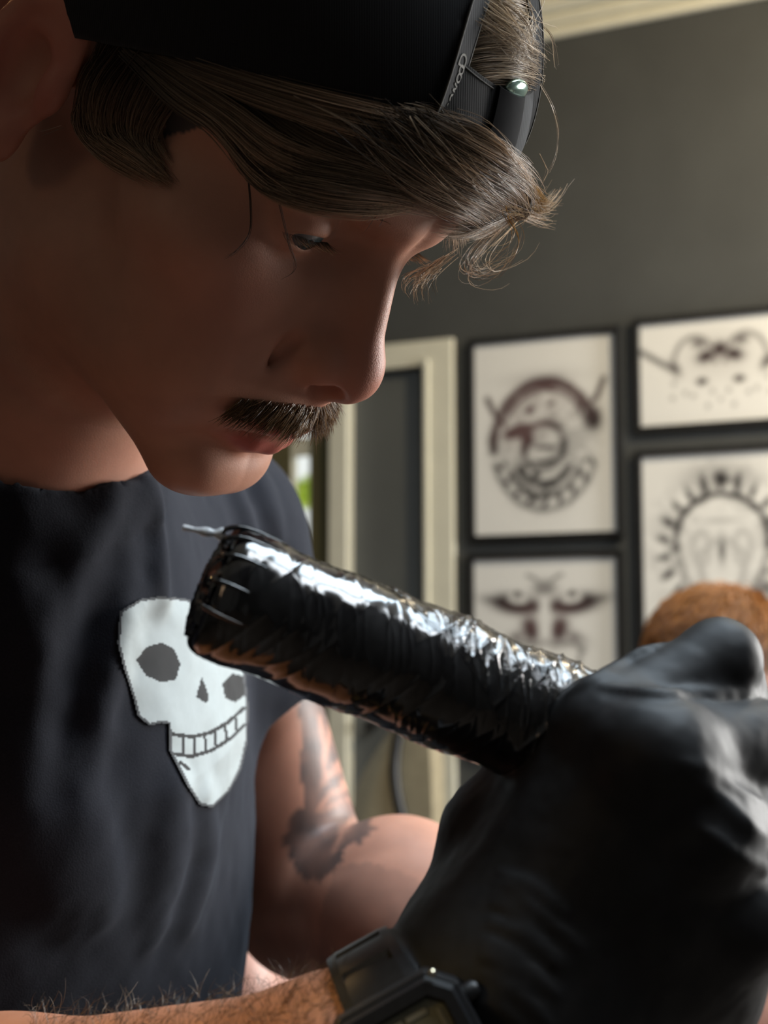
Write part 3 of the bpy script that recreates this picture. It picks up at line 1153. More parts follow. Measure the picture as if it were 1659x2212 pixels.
# torso frame in the camera frame
CH_F = np.array([0.86, 0.0, -0.51])
CH_F /= np.linalg.norm(CH_F)                       # where the chest faces
CH_L = np.array([0.51, 0.0, 0.86])
CH_L /= np.linalg.norm(CH_L)                       # his left
TC = np.array([-0.205, 0.115, 0.690])              # middle of the chest
NECK_B = pc(-60, 1080, 0.640)
NECK_T = h2c([0, -0.018, -0.045])
COL_C = np.array([-.166, -.047, .618])          # middle of the neckline and its plane
COL_N = np.array([-.22, .82, .45])
COL_N /= np.linalg.norm(COL_N)
SH_L = pc(405, 1180, 0.83)
EL_L = pc(655, 1925, 0.86)
WR_L = pc(1150, 2190, 0.66)
SH_R = TC - 0.175 * CH_L + np.array([0, -0.09, -0.01])
EL_R = pc(-560, 2640, 0.47)
WR_R = pc(800, 2375, 0.3685)
K2_ = pc(1010, 2275, 0.372)
AX_T = np.stack([CH_F, np.array([0, 1.0, 0]), CH_L])


def ell_t(p, c, r):
    return s_ell((p - np.asarray(c)) @ AX_T.T, (0, 0, 0), r)


def torso_sdf(p, g=0.0):
    d = ell_t(p, TC + [0, -.01, 0], (.112 + g, .20 + g, .165 + g))
    d = smin(d, ell_t(p, TC + np.array([0, .20, 0]) - CH_F * .015, (.112 + g, .24 + g, .155 + g)), .10)
    d = smin(d, s_cone(p, SH_L, SH_R, .056 + g, .056 + g), .06)
    d = smin(d, s_cone(p, COL_C - COL_N * .012, NECK_B + np.array([0, .10, 0]), .0585 + g, .10 + g), .05)
    return d


def neck_sdf(p):
    return s_cone(p, NECK_T, NECK_B, .054, .060)


def arm_l_sdf(p):
    d = s_cone(p, SH_L, EL_L, .050, .043)
    f = s_chain(p, [EL_L + np.array([.004, .008, -.002]), EL_L * .6 + WR_L * .4 + np.array([.01, -.012, 0]), WR_L], [.044, .047, .029], .02)
    d = smin(d, f, .012)
    return d


ARM_F = []


def arm_l_crease(p):
    d = arm_l_sdf(p)
    m = np.abs(d) < .02
    if ARM_F and m.any():
        d = d.copy()
        d[m] = apply_lines(p[m], d[m], ARM_F, .006, True)
    return d


def arm_r_sdf(p):
    m = EL_R * .55 + WR_R * .45
    return s_chain(p, [SH_R, EL_R, m, WR_R, K2_], [.052, .044, .041, .0295, .024], .02)


g_head = Grp(h2c([0, .005, .01]), .165, lambda p: head_sdf(c2h(p)))
g_neck = Grp((NECK_T + NECK_B) / 2, .17, neck_sdf)
g_armL = Grp((SH_L + EL_L + WR_L) / 3, .30, arm_l_crease)
g_armR = Grp((SH_R + EL_R + WR_R) / 3, .36, arm_r_sdf)
g_torso = Grp(TC + [0, .1, 0], .48, lambda p: torso_sdf(p, -.006))


def body_sdf(p):
    d = smin(g_head(p), g_neck(p), .022)
    d = smin(d, g_torso(p), .03)
    d = smin(d, g_armL(p), .02)
    d = smin(d, g_armR(p), .02)
    return d


# shirt: ridges and furrows of the cloth follow these lines in the photograph, laid on the chest
HEM = TC + np.array([0, .40, 0])


def sleeve_sdf(p):
    e = SH_L + (EL_L - SH_L) * .44
    u = (e - SH_L) / np.linalg.norm(e - SH_L)
    d = s_cone(p, SH_L, e, .066, .064)
    return smax(d, (p - e) @ u, .004)


def sleeve_r_sdf(p):
    e = SH_R + (EL_R - SH_R) * .6
    u = (e - SH_R) / np.linalg.norm(e - SH_R)
    d = s_cone(p, SH_R, e, .070, .068)
    return smax(d, (p - e) @ u, .004)


def shirt_base(p):
    d = torso_sdf(p, .004)
    d = smin(d, sleeve_sdf(p), .03)
    d = smin(d, sleeve_r_sdf(p), .03)
    return d


def fold_lines(base, lines):
    """lines: (pixel polyline, radius, lift) -> list of capsule chains on the surface"""
    out = []
    for pts, r, lift in lines:
        n = max(6, len(pts) * 4)
        q = spline(pts, n)
        P, miss = march(base, q[:, 0], q[:, 1])
        ok = miss < .004
        if ok.sum() < 3:
            continue
        P = P[ok]
        gr, _ = sdf_grad(base, P, .0015)
        u = np.linspace(0, 1, len(P))
        rr = r * (0.25 + 0.75 * np.sin(np.pi * np.clip(u, .0, 1)) ** .7)
        C = P + gr * ((lift * np.sin(np.pi * u) ** .6 - rr) if lift < r else lift * np.sin(np.pi * u) ** .3 * 0 + lift + .0 * rr)[:, None]
        cen = C.mean(0)
        out.append((C, rr, cen, nrm(C - cen).max() + rr.max() + .014))
    return out


def apply_lines(q, e, lines, k, cut=False, scale=1.0):
    for P_, r_, cen, R_ in lines:
        m = nrm(q - cen) < R_
        if not m.any():
            continue
        c = s_chain(q[m], P_, r_ * scale)
        e[m] = smax(e[m], -c, k) if cut else smin(e[m], c, k)
    return e


SHIRT_RIDGES = [
    ([(262, 1060), (252, 1110), (215, 1200), (150, 1350), (90, 1520), (40, 1700)], .015, .0085),
    ([(305, 1040), (300, 1130), (290, 1230), (245, 1330), (215, 1480), (195, 1640)], .011, .0075),
    ([(310, 1050), (318, 1130), (330, 1220), (345, 1300)], .008, .006),
    ([(20, 1600), (70, 1750), (130, 1880), (200, 1990)], .022, .005),
    ([(150, 1640), (190, 1800), (230, 1960)], .012, .003),
    ([(380, 1700), (370, 1850), (330, 2020)], .014, .003),
    ([(440, 1720), (440, 1850), (400, 2000)], .010, .003),
    ([(500, 1040), (520, 1100), (545, 1170)], .006, .003),
    ([(545, 1000), (570, 1070), (600, 1150)], .006, .003),
    ([(40, 1120), (120, 1160), (190, 1180)], .012, .003),
    ([(10, 1240), (60, 1330), (80, 1440)], .015, .007),
]
SHIRT_FURROWS = [
    ([(278, 1040), (270, 1130), (225, 1260), (170, 1400), (125, 1560)], .013, .0145),
    ([(308, 1110), (306, 1190), (285, 1290)], .006, .009),
]


# ------------------------------------------------------------------ the tattooist: body, eyes, shirt
artist = thing('person', 'tattooist in a black T-shirt and backward black cap bending over his work', 'person', (-0.22, 0.70, 0.0))


def part_w(name, Vc, Fq, mat, parent, **kw):
    """mesh given in the camera frame, stored in world space under an unrotated parent chain"""
    o = mesh_obj(name, c2w(Vc), Fq, mat, None, **kw)
    root = parent
    off = Vector((0, 0, 0))
    while root is not None:
        off += Vector(root.location)
        root = root.parent
    o.parent = parent
    o.location = -off
    return o


neck_cut = NECK_B + (NECK_B - NECK_T) * .25
neck_dir = (NECK_B - NECK_T) / np.linalg.norm(NECK_B - NECK_T)


def headneck_sdf(p):
    d = smin(g_head(p), g_neck(p), .022)
    return np.maximum(d, (p - neck_cut) @ neck_dir)


hb = h2c(np.array([[x, y, z] for x in (-.09, .09) for y in (-.11, .12) for z in (-.12, .135)]))
hlo, hhi = hb.min(0) - .01, hb.max(0) + .01
hlo = np.minimum(hlo, NECK_B - .09)
hhi = np.maximum(hhi, NECK_B + .09)
Vh, Qh = surface_nets(headneck_sdf, hlo, hhi, .0016)
ARM_F += fold_lines(arm_l_sdf, [([(700, 1905), (735, 1878), (780, 1852), (850, 1832), (880, 1835)], .0062, .0072)])
Vt, Qt = surface_nets(lambda p: smin(smin(smin(g_neck(p), g_torso(p), .03), g_armL(p), .02), g_armR(p), .02),
                      (-.40, -.09, .29), (.14, .34, 1.00), .0036, project=1)
Vbody = np.concatenate([Vh, Vt])
Qbody = np.concatenate([Qh, Qt + len(Vh)])

# colour of the skin itself: lips, ears, nose, cheeks; ink of the tattoos on the far arm
hp = c2h(Vh) * 1000
sx = np.abs(hp[:, 0])


def gs(c, r):
    return np.exp(-(((np.stack([sx, hp[:, 1], hp[:, 2]], -1) - c) / r) ** 2).sum(-1))


lipm = np.clip(1.6 * np.maximum(gs((6, 95, -59), (15, 8, 3.6)), gs((7, 90, -70), (16, 9, 5.0))), 0, 1)
red = np.clip(.75 * lipm + .30 * gs((0, 106, -26), (18, 16, 20)) + .22 * gs((44, 66, -22), (22, 24, 20)) + .55 * gs((80, -14, 3), (9, 26, 34)), 0, .85)
redb = np.concatenate([red, np.full(len(Vt), .06)])
pxb = c2px(Vt)
ink = np.zeros(len(Vt))
on_arm = (nrm(Vt - (SH_L + EL_L) / 2) < .22) & (arm_l_sdf(Vt) < .004)
T_BODY = [(648, 1500), (640, 1545), (652, 1580), (645, 1630), (655, 1690), (652, 1740), (630, 1760), (618, 1810), (640, 1890), (690, 1905), (735, 1860), (755, 1815),
          (785, 1825), (805, 1790), (800, 1750), (775, 1690), (750, 1620), (725, 1560), (712, 1520), (700, 1490)]
x_, y_ = pxb[:, 0], pxb[:, 1]
inside = in_poly(x_ + 7 * vnoise(np.stack([x_ / 14, y_ / 14, 0 * x_], -1)), y_, T_BODY)
tone = np.where(inside, .86, 0.0)
for ln, w, k in (([(690, 1545), (700, 1610), (700, 1680), (740, 1640), (760, 1660)], 5, .8), ([(715, 1540), (712, 1590), (700, 1650)], 5, .8), ([(690, 1745), (720, 1710), (755, 1700)], 6, .8),
                 ([(700, 1750), (745, 1725), (780, 1735)], 5, .7), ([(690, 1700), (720, 1670), (765, 1655)], 5, .75), ([(735, 1800), (765, 1770)], 7, .7), ([(720, 1840), (735, 1810)], 6, .6), ([(740, 1690), (748, 1698)], 7, .8)):
    tone = np.where(inside, tone - k * np.exp(-(seg_dist(x_, y_, ln) / w) ** 2), tone)
tone *= 1 - .35 * (vnoise(np.stack([x_ / 26, y_ / 26, 0 * x_ + 3], -1)) * .5 + .5)
ink[on_arm] = np.clip(tone, 0, 1)[on_arm]
# a second, faded tattoo on the inside of the forearm
fa = on_arm * 0 + (arm_l_sdf(Vt) < .004)
foot = in_poly(x_, y_, [(725, 1875), (800, 1862), (900, 1895), (960, 1940), (960, 2120), (690, 2110), (690, 1980)])
ink = np.where((fa > 0) & foot, .28 + .12 * vnoise(np.stack([x_ / 45, y_ / 45, 0 * x_], -1)), ink)
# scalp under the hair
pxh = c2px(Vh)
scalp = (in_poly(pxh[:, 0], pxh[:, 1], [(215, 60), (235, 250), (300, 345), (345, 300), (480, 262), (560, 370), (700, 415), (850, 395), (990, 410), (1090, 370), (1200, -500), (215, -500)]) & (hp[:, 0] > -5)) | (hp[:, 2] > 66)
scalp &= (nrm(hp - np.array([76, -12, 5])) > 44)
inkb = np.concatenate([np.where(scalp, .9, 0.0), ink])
body = part_w('body', Vbody, Qbody, M['skin'], artist, attrs={'red': redb, 'ink': inkb, 'pore': np.concatenate([gs((0, 106, -22), (14, 14, 22)), np.zeros(len(Vt))])})

# eyeballs looking down
for sgn in (1, -1):
    ec = np.array([32 * sgn, 68.5, 13]) * MM
    gaze = np.array([-.06 * sgn, .88, -.48])
    gaze /= np.linalg.norm(gaze)
    nu, nv = 36, 24
    th = np.linspace(0, np.pi, nv)
    ph = np.linspace(0, 2 * np.pi, nu, endpoint=False)
    A = frame(gaze, (0, 0, 1))
    X = []
    for t in th:
        for q in ph:
            r = 12.25 + (0.7 * math.cos(min(t * 2.6, np.pi / 2)) if t < .6 else 0)
            X.append(ec + MM * r * (math.sin(t) * math.cos(q) * A[0] + math.cos(t) * A[1] + math.sin(t) * math.sin(q) * A[2]))
    fs, mi = [], []
    for i in range(nv - 1):
        for j in range(nu):
            fs.append((i * nu + j, i * nu + (j + 1) % nu, (i + 1) * nu + (j + 1) % nu, (i + 1) * nu + j))
            tt = (th[i] + th[i + 1]) / 2
            mi.append(2 if tt < .17 else (1 if tt < .47 else 0))
    part_w('eyeball', h2c(np.array(X)), np.array(fs), [M['eyeball'], M['iris'], M['pupil']], artist, mat_idx=mi)

# shirt
neck_hole_c = NECK_B + np.array([.012, -.004, 0])
RID = fold_lines(shirt_base, SHIRT_RIDGES)
FUR = fold_lines(shirt_base, SHIRT_FURROWS)


def shirt_sdf(p):
    d = shirt_base(p)
    near = np.abs(d) < .02
    if near.any():
        q = p[near]
        e = d[near]
        e = apply_lines(q, e, RID, .012)
        e = apply_lines(q, e, FUR, .012, True)
        e = e + .0011 * vnoise(q * np.array([40, 18, 40])) + .0005 * vnoise(q * 110)
        # neckline
        v = q - COL_C
        hpl = v @ COL_N
        rad_ = nrm(v - hpl[:, None] * COL_N)
        e = e - .0011 * np.clip((.018 - hpl) / .001, 0, 1) * (rad_ < .1)
        e = smax(e, -np.maximum(hpl, rad_ - .078), .002)
        d = d.copy()
        d[near] = e
    else:
        pass
    return d


Vs, Qs = surface_nets(shirt_sdf, (-.40, -.12, .40), (.02, .44, .98), .0031, project=1)
shirt = part_w('shirt', Vs, Qs, M['shirt'], artist)
shirt['label'] = 'black cotton T-shirt with a white skull print'
# ribbed collar: a band that runs around the neckline
cu = np.linspace(0, 2 * np.pi, 90)

# trousers, seated on the stool
PEL = TC + np.array([0, .40, 0]) - CH_F * .02


def trousers_sdf(p):
    d = ell_t(p, PEL, (.125, .13, .175))
    for s_ in (-1, 1):
        hip = PEL + CH_L * s_ * .10 + CH_F * .02 + np.array([0, .06, 0])
        knee = hip + CH_F * .40 + CH_L * s_ * .06 + np.array([0, .03, 0])
        ank = knee - CH_F * .06 + np.array([0, .36, 0])
        d = smin(d, s_chain(p, [hip, knee, ank], [.092, .068, .055], .03), .05)
        d = smin(d, s_cone(p, ank + np.array([0, .05, 0]), ank + CH_F * .14 + np.array([0, .07, 0]), .05, .035), .03)
    return d


Vr, Qr = surface_nets(trousers_sdf, PEL - [.32, .16, .42], PEL + [.60, .62, .36], .010, project=1, slack=.02)
part_w('trousers', Vr, Qr, M['dark_cloth'], artist)

# white skull print (a plain skull), lying on the cloth
SK_OUT = [(262, 1325), (300, 1300), (345, 1292), (400, 1300), (450, 1330), (495, 1390), (520, 1450), (527, 1520), (526, 1600), (512, 1660), (488, 1705), (455, 1738), (430, 1733),
          (408, 1700), (385, 1655), (368, 1620), (366, 1560), (345, 1556), (322, 1562), (300, 1545), (288, 1500), (268, 1440), (257, 1390)]
SK_DARK = [[(290, 1425), (312, 1398), (345, 1388), (372, 1402), (386, 1435), (376, 1468), (345, 1474), (312, 1460)],
           [(476, 1478), (498, 1455), (524, 1462), (527, 1500), (505, 1518), (482, 1508)],
           [(420, 1505), (432, 1462), (446, 1500), (444, 1520), (432, 1514)]]
SK_LINES = [([(370, 1586), (410, 1592), (450, 1583), (490, 1560), (522, 1530)], 4.0), ([(368, 1628), (410, 1634), (452, 1622), (494, 1596), (524, 1566)], 4.0),
            ([(392, 1590), (392, 1630)], 3), ([(415, 1592), (416, 1633)], 3), ([(438, 1587), (440, 1626)], 3), ([(460, 1578), (463, 1616)], 3), ([(482, 1566), (486, 1602)], 3), ([(504, 1548), (508, 1582)], 3),
            ([(386, 1648), (404, 1662)], 4)]
st = 3.0
gx, gy = np.meshgrid(np.arange(248, 536, st), np.arange(1284, 1748, st))
Psk, miss = march(shirt_sdf, gx.ravel(), gy.ravel(), .5, 1.0)
gsk, _ = sdf_grad(shirt_sdf, Psk, .002)
Psk = Psk + gsk * .0009
ok = (miss < .002).reshape(gx.shape)
Z = Psk[:, 2].reshape(gx.shape)
ny_, nx_ = gx.shape
ix = np.arange(ny_ * nx_).reshape(ny_, nx_)
quad = np.stack([ix[:-1, :-1], ix[1:, :-1], ix[1:, 1:], ix[:-1, 1:]], -1).reshape(-1, 4)
cxm, cym = (gx[:-1, :-1] + st / 2).ravel(), (gy[:-1, :-1] + st / 2).ravel()
okq = (ok[:-1, :-1] & ok[1:, :-1] & ok[1:, 1:] & ok[:-1, 1:]).ravel()
zr = Z.ravel()[quad]
okq &= (zr.max(1) - zr.min(1)) < .012
big = in_poly(cxm, cym, SK_OUT)
edge = seg_dist(cxm, cym, SK_OUT + SK_OUT[:1])
dark = np.zeros_like(big)
for pl in SK_DARK:
    dark |= in_poly(cxm, cym, pl)
for ln, w in SK_LINES:
    dark |= seg_dist(cxm, cym, ln) < w
keep = okq & (big | (edge < 5))
mi = np.where(big, np.where(dark, 1, 0), 2)[keep]
fq = quad[keep]
uq, inv = np.unique(fq, return_inverse=True)
pr = part_w('skull_print', Psk[uq], inv.reshape(-1, 4), [M['white_print'], M['dark_print'], M['grey_print']], shirt, mat_idx=mi)
pr['label'] = 'white skull printed on the chest'


# ------------------------------------------------------------------ gloved hand (right), distance field in the camera frame
def K(px, py, d):
    return pc(px, py, d)


H_WR = K(1000, 2330, .372)
H_WR2 = K(1090, 2170, .372)
MCP = {'i': K(1305, 1580, .377), 'm': K(1415, 1640, .362), 'r': K(1515, 1800, .362), 'p': K(1590, 1985, .370)}
PIP = {'i': K(1555, 1425, .392), 'm': K(1730, 1600, .392), 'r': K(1770, 1790, .398), 'p': K(1775, 1995, .40)}
DIP = {'i': K(1600, 1560, .425), 'm': K(1760, 1740, .425), 'r': K(1780, 1900, .43), 'p': K(1770, 2070, .43)}
TIP = {'i': K(1560, 1680, .445), 'm': K(1700, 1830, .445), 'r': K(1720, 1970, .45), 'p': K(1720, 2130, .45)}
R_MCP = {'i': .0125, 'm': .0135, 'r': .0125, 'p': .0115}
R_PIP = {'i': .0108, 'm': .0108, 'r': .0102, 'p': .0092}
THUMB = [K(1030, 2060, .396), K(1080, 1810, .402), K(1165, 1665, .404), K(1300, 1600, .418), K(1420, 1610, .43)]
R_TH = [.019, .0155, .0125, .0115, .009]


def glove_base(p):
    d = None
    for k in 'imrp':
        w0 = H_WR2 + (MCP[k] - (MCP['m'] + MCP['r']) / 2) * .42 + np.array([0, 0, .004])
        e = s_cone(p, w0, MCP[k], .0165, R_MCP[k])
        d = e if d is None else smin(d, e, .016)
    pm = (H_WR2 + MCP['m'] + MCP['p']) / 3 + np.array([0, 0, .012])
    d = smin(d, s_cone(p, H_WR2 + np.array([0, 0, .006]), pm, .024, .027), .02)
    d = smin(d, s_cone(p, H_WR2 + np.array([.006, .006, .008]), K(1490, 2120, .388), .023, .020), .02)
    d = smin(d, s_cone(p, H_WR, H_WR2, .0318, .026), .02)
    d = smin(d, s_chain(p, THUMB, R_TH, .006), .014)
    web = s_cone(p, THUMB[1] + np.array([.004, 0, 0]), MCP['i'] + np.array([-.002, .012, .006]), .011, .010)
    d = smin(d, web, .016)
    for k in 'imrp':
        f = s_chain(p, [MCP[k], PIP[k], DIP[k], TIP[k]], [R_MCP[k], R_PIP[k], R_PIP[k] * .9, R_PIP[k] * .78], .004)
        d = smin(d, f, .007)
    # knuckles
    for k, g in (('i', 0.0), ('m', .0022), ('r', .001), ('p', .0005)):
        d = smin(d, s_sph(p, MCP[k] + np.array([0, -.001, -.003]), R_MCP[k] - .001 + g), .008)
    return d


G_RIDGES = []
_r = np.random.default_rng(21)
for i in range(13):                               # stretch wrinkles across the back of the hand towards the wrist
    y0 = 1880 + i * 24 + _r.uniform(-6, 6)
    x0 = 1075 - i * 4
    ln = _r.uniform(90, 190)
    G_RIDGES.append(([(x0, y0), (x0 + ln * .5, y0 + ln * .22), (x0 + ln, y0 + ln * .62)], .0017, .0008))
for i in range(7):                                # fine pleats where the index bends
    x0, y0 = 1225 + i * 22, 1500 - i * 13
    G_RIDGES.append(([(x0, y0), (x0 + 35, y0 - 22), (x0 + 75, y0 - 32)], .0016, .0006))
G_RIDGES += [([(1470, 1650), (1530, 1665), (1590, 1695), (1650, 1735)], .0022, .0009),
             ([(1490, 1680), (1550, 1720), (1610, 1770), (1655, 1805)], .0022, .0009),
             ([(1520, 1790), (1580, 1830), (1630, 1860), (1658, 1880)], .0020, .0008),
             ([(1300, 1480), (1400, 1496), (1500, 1500), (1640, 1497)], .0020, .0012)]
G_FUR = [([(1530, 1655), (1575, 1672), (1620, 1695), (1656, 1708)], .0024, .0030),
         ([(1500, 1735), (1560, 1785), (1620, 1835), (1656, 1858)], .0024, .0030),
         ([(1300, 1500), (1400, 1512), (1520, 1512)], .0022, .0026)]


RIDG = fold_lines(glove_base, G_RIDGES)
FURG = fold_lines(glove_base, G_FUR)
W_A = K(1010, 2262, .372) - K(800, 2385, .368)
W_A /= np.linalg.norm(W_A)                        # along the forearm towards the hand
CUFF = K(965, 2275, .371)


def glove_sdf(p):
    d = glove_base(p)
    near = np.abs(d) < .008
    if near.any():
        q = p[near]
        e = d[near]
        e = apply_lines(q, e, RIDG, .002)
        e = apply_lines(q, e, FURG, .003, True)
        e = e + .00030 * vnoise(q * 130) + .00012 * vnoise(q * 420)
        d = d.copy()
        d[near] = e
    # the rolled cuff ends the glove
    q = p - CUFF
    ax = q @ W_A
    rr = nrm(q - ax[:, None] * W_A)
    ring = np.hypot(ax, rr - .0325) - .0026
    d = smax(d, -ax, .001)
    return smin(d, ring, .002)


Vg, Qg = surface_nets(glove_sdf, (-.05, .018, .315), (.150, .20, .475), .0013, slack=.003)
glove = part_w('glove', Vg, Qg, M['nitrile'], artist)
glove['label'] = 'tight black nitrile glove with stretch wrinkles'

# ------------------------------------------------------------------ the tattoo machine wrapped in cling film
PA, PB = K(452, 1266, .372), K(1262, 1598, .396)
PD = PB - PA
PLEN = np.linalg.norm(PD)
PD = PD / PLEN
PN1 = np.cross(PD, [0, 0, 1.0])
PN1 /= np.linalg.norm(PN1)
PN1 = -PN1 if PN1[1] > 0 else PN1                 # towards the upper edge
PN2 = np.cross(PD, PN1)
PN2 = -PN2 if PN2[2] > 0 else PN2                 # towards the camera
PR = .0176
mach_base = c2w(PB)
machine = thing('tattoo_machine', 'black pen-shaped tattoo machine wrapped in crinkled cling film held in the gloved hand', 'tattoo machine', tuple(mach_base))


def pen_surface(v0, v1, th0, th1, nu, nv, rad, amp, name, mat, parent, seed=0, mask=None, closed=False):
    v = np.linspace(v0, v1, nv)
    th = np.linspace(th0, th1, nu, endpoint=not closed)
    TT, VV = np.meshgrid(th, v)
    L_ = VV * PLEN
    base = np.stack([L_ * 90, TT * 2.2, 0 * TT + seed], -1)
    diag = np.stack([(L_ * 1000 + TT * 9) / 5.0, TT * 1.1, 0 * TT + seed + 7], -1)
    diag2 = np.stack([(L_ * 1000 - TT * 6) / 2.2, TT * 1.6, 0 * TT + seed + 3], -1)
    crease = 1 - np.abs(vnoise(diag))
    crease2 = 1 - np.abs(vnoise(diag2))
    disp = amp * (.35 * vnoise(base) + .6 * crease ** 4 + .35 * crease2 ** 5)
    rr = rad(VV) + disp
    P = PA + VV[..., None] * PLEN * PD + rr[..., None] * (np.cos(TT)[..., None] * PN1 + np.sin(TT)[..., None] * PN2)
    idx = np.arange(nu * nv).reshape(nv, nu)
    if closed:
        nx = np.roll(idx, -1, 1)
        q = np.stack([idx[:-1], nx[:-1], nx[1:], idx[1:]], -1).reshape(-1, 4)
    else:
        q = np.stack([idx[:-1, :-1], idx[:-1, 1:], idx[1:, 1:], idx[1:, :-1]], -1).reshape(-1, 4)
    if mask is not None:
        mv = mask(VV, TT)
        q = q[mv.ravel()[q].all(1)]
        u, inv = np.unique(q, return_inverse=True)
        return part_w(name, P.reshape(-1, 3)[u], inv.reshape(-1, 4), mat, parent)
    return part_w(name, P.reshape(-1, 3), q, mat, parent)


def pen_rad(V):
    e = np.clip((V + .0) * PLEN / .0045, 0, 1)
    return PR * (0.80 + .20 * np.sqrt(np.clip(1 - (1 - e) ** 2, 0, 1))) + .0004 * np.sin(V * 23)


pen_surface(0, 1.0, 0, 2 * np.pi, 220, 330, pen_rad, .00042, 'wrapped_body', M['wrap'], machine, 1, closed=True)
# the flat back end, puckered
nu, nr = 90, 26
TT, RR = np.meshgrid(np.linspace(0, 2 * np.pi, nu, endpoint=False), np.linspace(0, 1, nr))
pk = (1 - np.abs(vnoise(np.stack([np.cos(TT) * 5, np.sin(TT) * 5, RR * 3], -1)))) ** 3 * RR * .0016
Pq = PA + (-.0025 * (1 - RR ** 2) - pk + .0004)[..., None] * PD + (RR * PR * .815)[..., None] * (np.cos(TT)[..., None] * PN1 + np.sin(TT)[..., None] * PN2)
idx = np.arange(nu * nr).reshape(nr, nu)
nx = np.roll(idx, -1, 1)
part_w('puckered_end', Pq.reshape(-1, 3), np.stack([idx[:-1], idx[1:], nx[1:], nx[:-1]], -1).reshape(-1, 4), M['wrap'], machine)
# loose film: an overlapping layer with a slanting edge, and a twisted tail at the back end
fm = lambda V, T: (V > .40) & (T < .30 + 2.3 * np.clip((V - .40) / .50, 0, 1) ** 1.15) & (T > -2.2)
flap = pen_surface(.38, 1.0, -2.3, 2.7, 240, 240, lambda V: pen_rad(V) + .0007, .0013, 'film_flap', M['film'], machine, 4, mask=fm)
flap['label'] = 'loose clear film with a slanting edge'
tail = spline([PA + PN1 * .0140 - PD * .0015, PA + PN1 * .0128 - PD * .006, PA + PN1 * .0115 - PD * .0124], 14)
Vt_, Ft_ = tube_arrays(c2w(tail), .0011 * (1 + .25 * np.sin(np.arange(14) * 1.1)) * np.linspace(1.5, .6, 14), 7)
o_ = mesh_obj('film_tail', Vt_, Ft_, M['film_tail'])
adopt(o_, machine)
for i, (a_, l_) in enumerate(((.5, .012), (.9, .010), (1.35, .009), (1.8, .011), (.1, .013))):
    c_a = np.cos(a_) * PN1 + np.sin(a_) * PN2
    pts = spline([PA + c_a * PR * .70 - PD * .0015, PA + c_a * PR * .88 - PD * .0022, PA + c_a * (PR * 1.02) + PD * .003, PA + c_a * (PR * 1.03) + PD * l_], 10)
    Vt_, Ft_ = tube_arrays(c2w(pts), .0007 * np.sin(np.linspace(.3, 2.9, 10)), 6)
    adopt(mesh_obj('film_fold', Vt_, Ft_, M['wrap']), machine)
# grip wound with bandage, cartridge and needle (mostly behind the fingers)
gl = .050
for i in range(9):
    a0, a1 = i * gl / 9, (i + 1) * gl / 9
    ring = [PB + PD * (a0 + (a1 - a0) * t) for t in (0, .08, .5, .92, 1)]
    rr = [PR * .98, PR * 1.06, PR * 1.08, PR * 1.06, PR * .98]
    Vt_, Ft_ = tube_arrays(c2w(np.array(ring)), np.array(rr) * (1 - .03 * i), 40)
    adopt(mesh_obj('grip_turn', Vt_, Ft_, M['grip']), machine)
cart = PB + PD * gl
Vt_, Ft_ = tube_arrays(c2w(np.array([cart - PD * .002, cart + PD * .004, cart + PD * .016, cart + PD * .028])), np.array([.0085, .0085, .006, .0025]), 20)
adopt(mesh_obj('needle_cartridge', Vt_, Ft_, M['black_plastic']), machine)
Vt_, Ft_ = tube_arrays(c2w(np.array([cart + PD * .026, cart + PD * .034])), np.array([.0006, .0002]), 8)
adopt(mesh_obj('needle', Vt_, Ft_, M['steel']), machine)

# ------------------------------------------------------------------ wristwatch
W_O = K(775, 2385, .3685)
W_N = np.array([0.02, -.34, -1.0])
W_N -= W_A * (W_N @ W_A)
W_N /= np.linalg.norm(W_N)                        # out of the dial
W_T = np.cross(W_A, W_N)                          # along the strap
W_T = -W_T if W_T[1] > 0 else W_T                 # towards the top of the picture (12 o'clock)
WC = W_O + W_A * .0185 + W_N * .0340 + W_T * .0025
watch = thing('wristwatch', 'black digital wristwatch on the forearm at the bottom edge', 'watch', tuple(c2w(W_O)))
W3 = np.stack([W_A, W_T, W_N])


def wbox(lo, hi, name, mat, parent=None, bevel=.001, c=None):
    V = obox(WC if c is None else c, W3, lo, hi)
    fs = box_faces()
    if np.linalg.det(W3) < 0:
        fs = [q[::-1] for q in fs]
    o = part_w(name, V, fs, mat, parent or watch, smooth=False)
    if bevel:
        b = o.modifiers.new('bevel', 'BEVEL')
        b.width, b.segments = bevel, 3
    return o


def wprism(poly, n0, n1, name, mat, parent=None, bevel=.0008, poly2=None):
    p0, p1 = np.asarray(poly, float), np.asarray(poly2 if poly2 is not None else poly, float)
    V = [WC + W_A * a + W_T * t + W_N * n0 for a, t in p0] + [WC + W_A * a + W_T * t + W_N * n1 for a, t in p1]
    n = len(p0)
    fs = [tuple(range(n))[::-1], tuple(range(n, 2 * n))] + [(i, (i + 1) % n, n + (i + 1) % n, n + i) for i in range(n)]
    o = part_w(name, np.array(V), fs, mat, parent or watch, smooth=False)
    b = o.modifiers.new('bevel', 'BEVEL')
    b.width, b.segments = bevel, 2
    return o


def octo(a, t, c):
    return [(-a, -t + c), (-a + c, -t), (a - c, -t), (a, -t + c), (a, t - c), (a - c, t), (-a + c, t), (-a, t - c)]


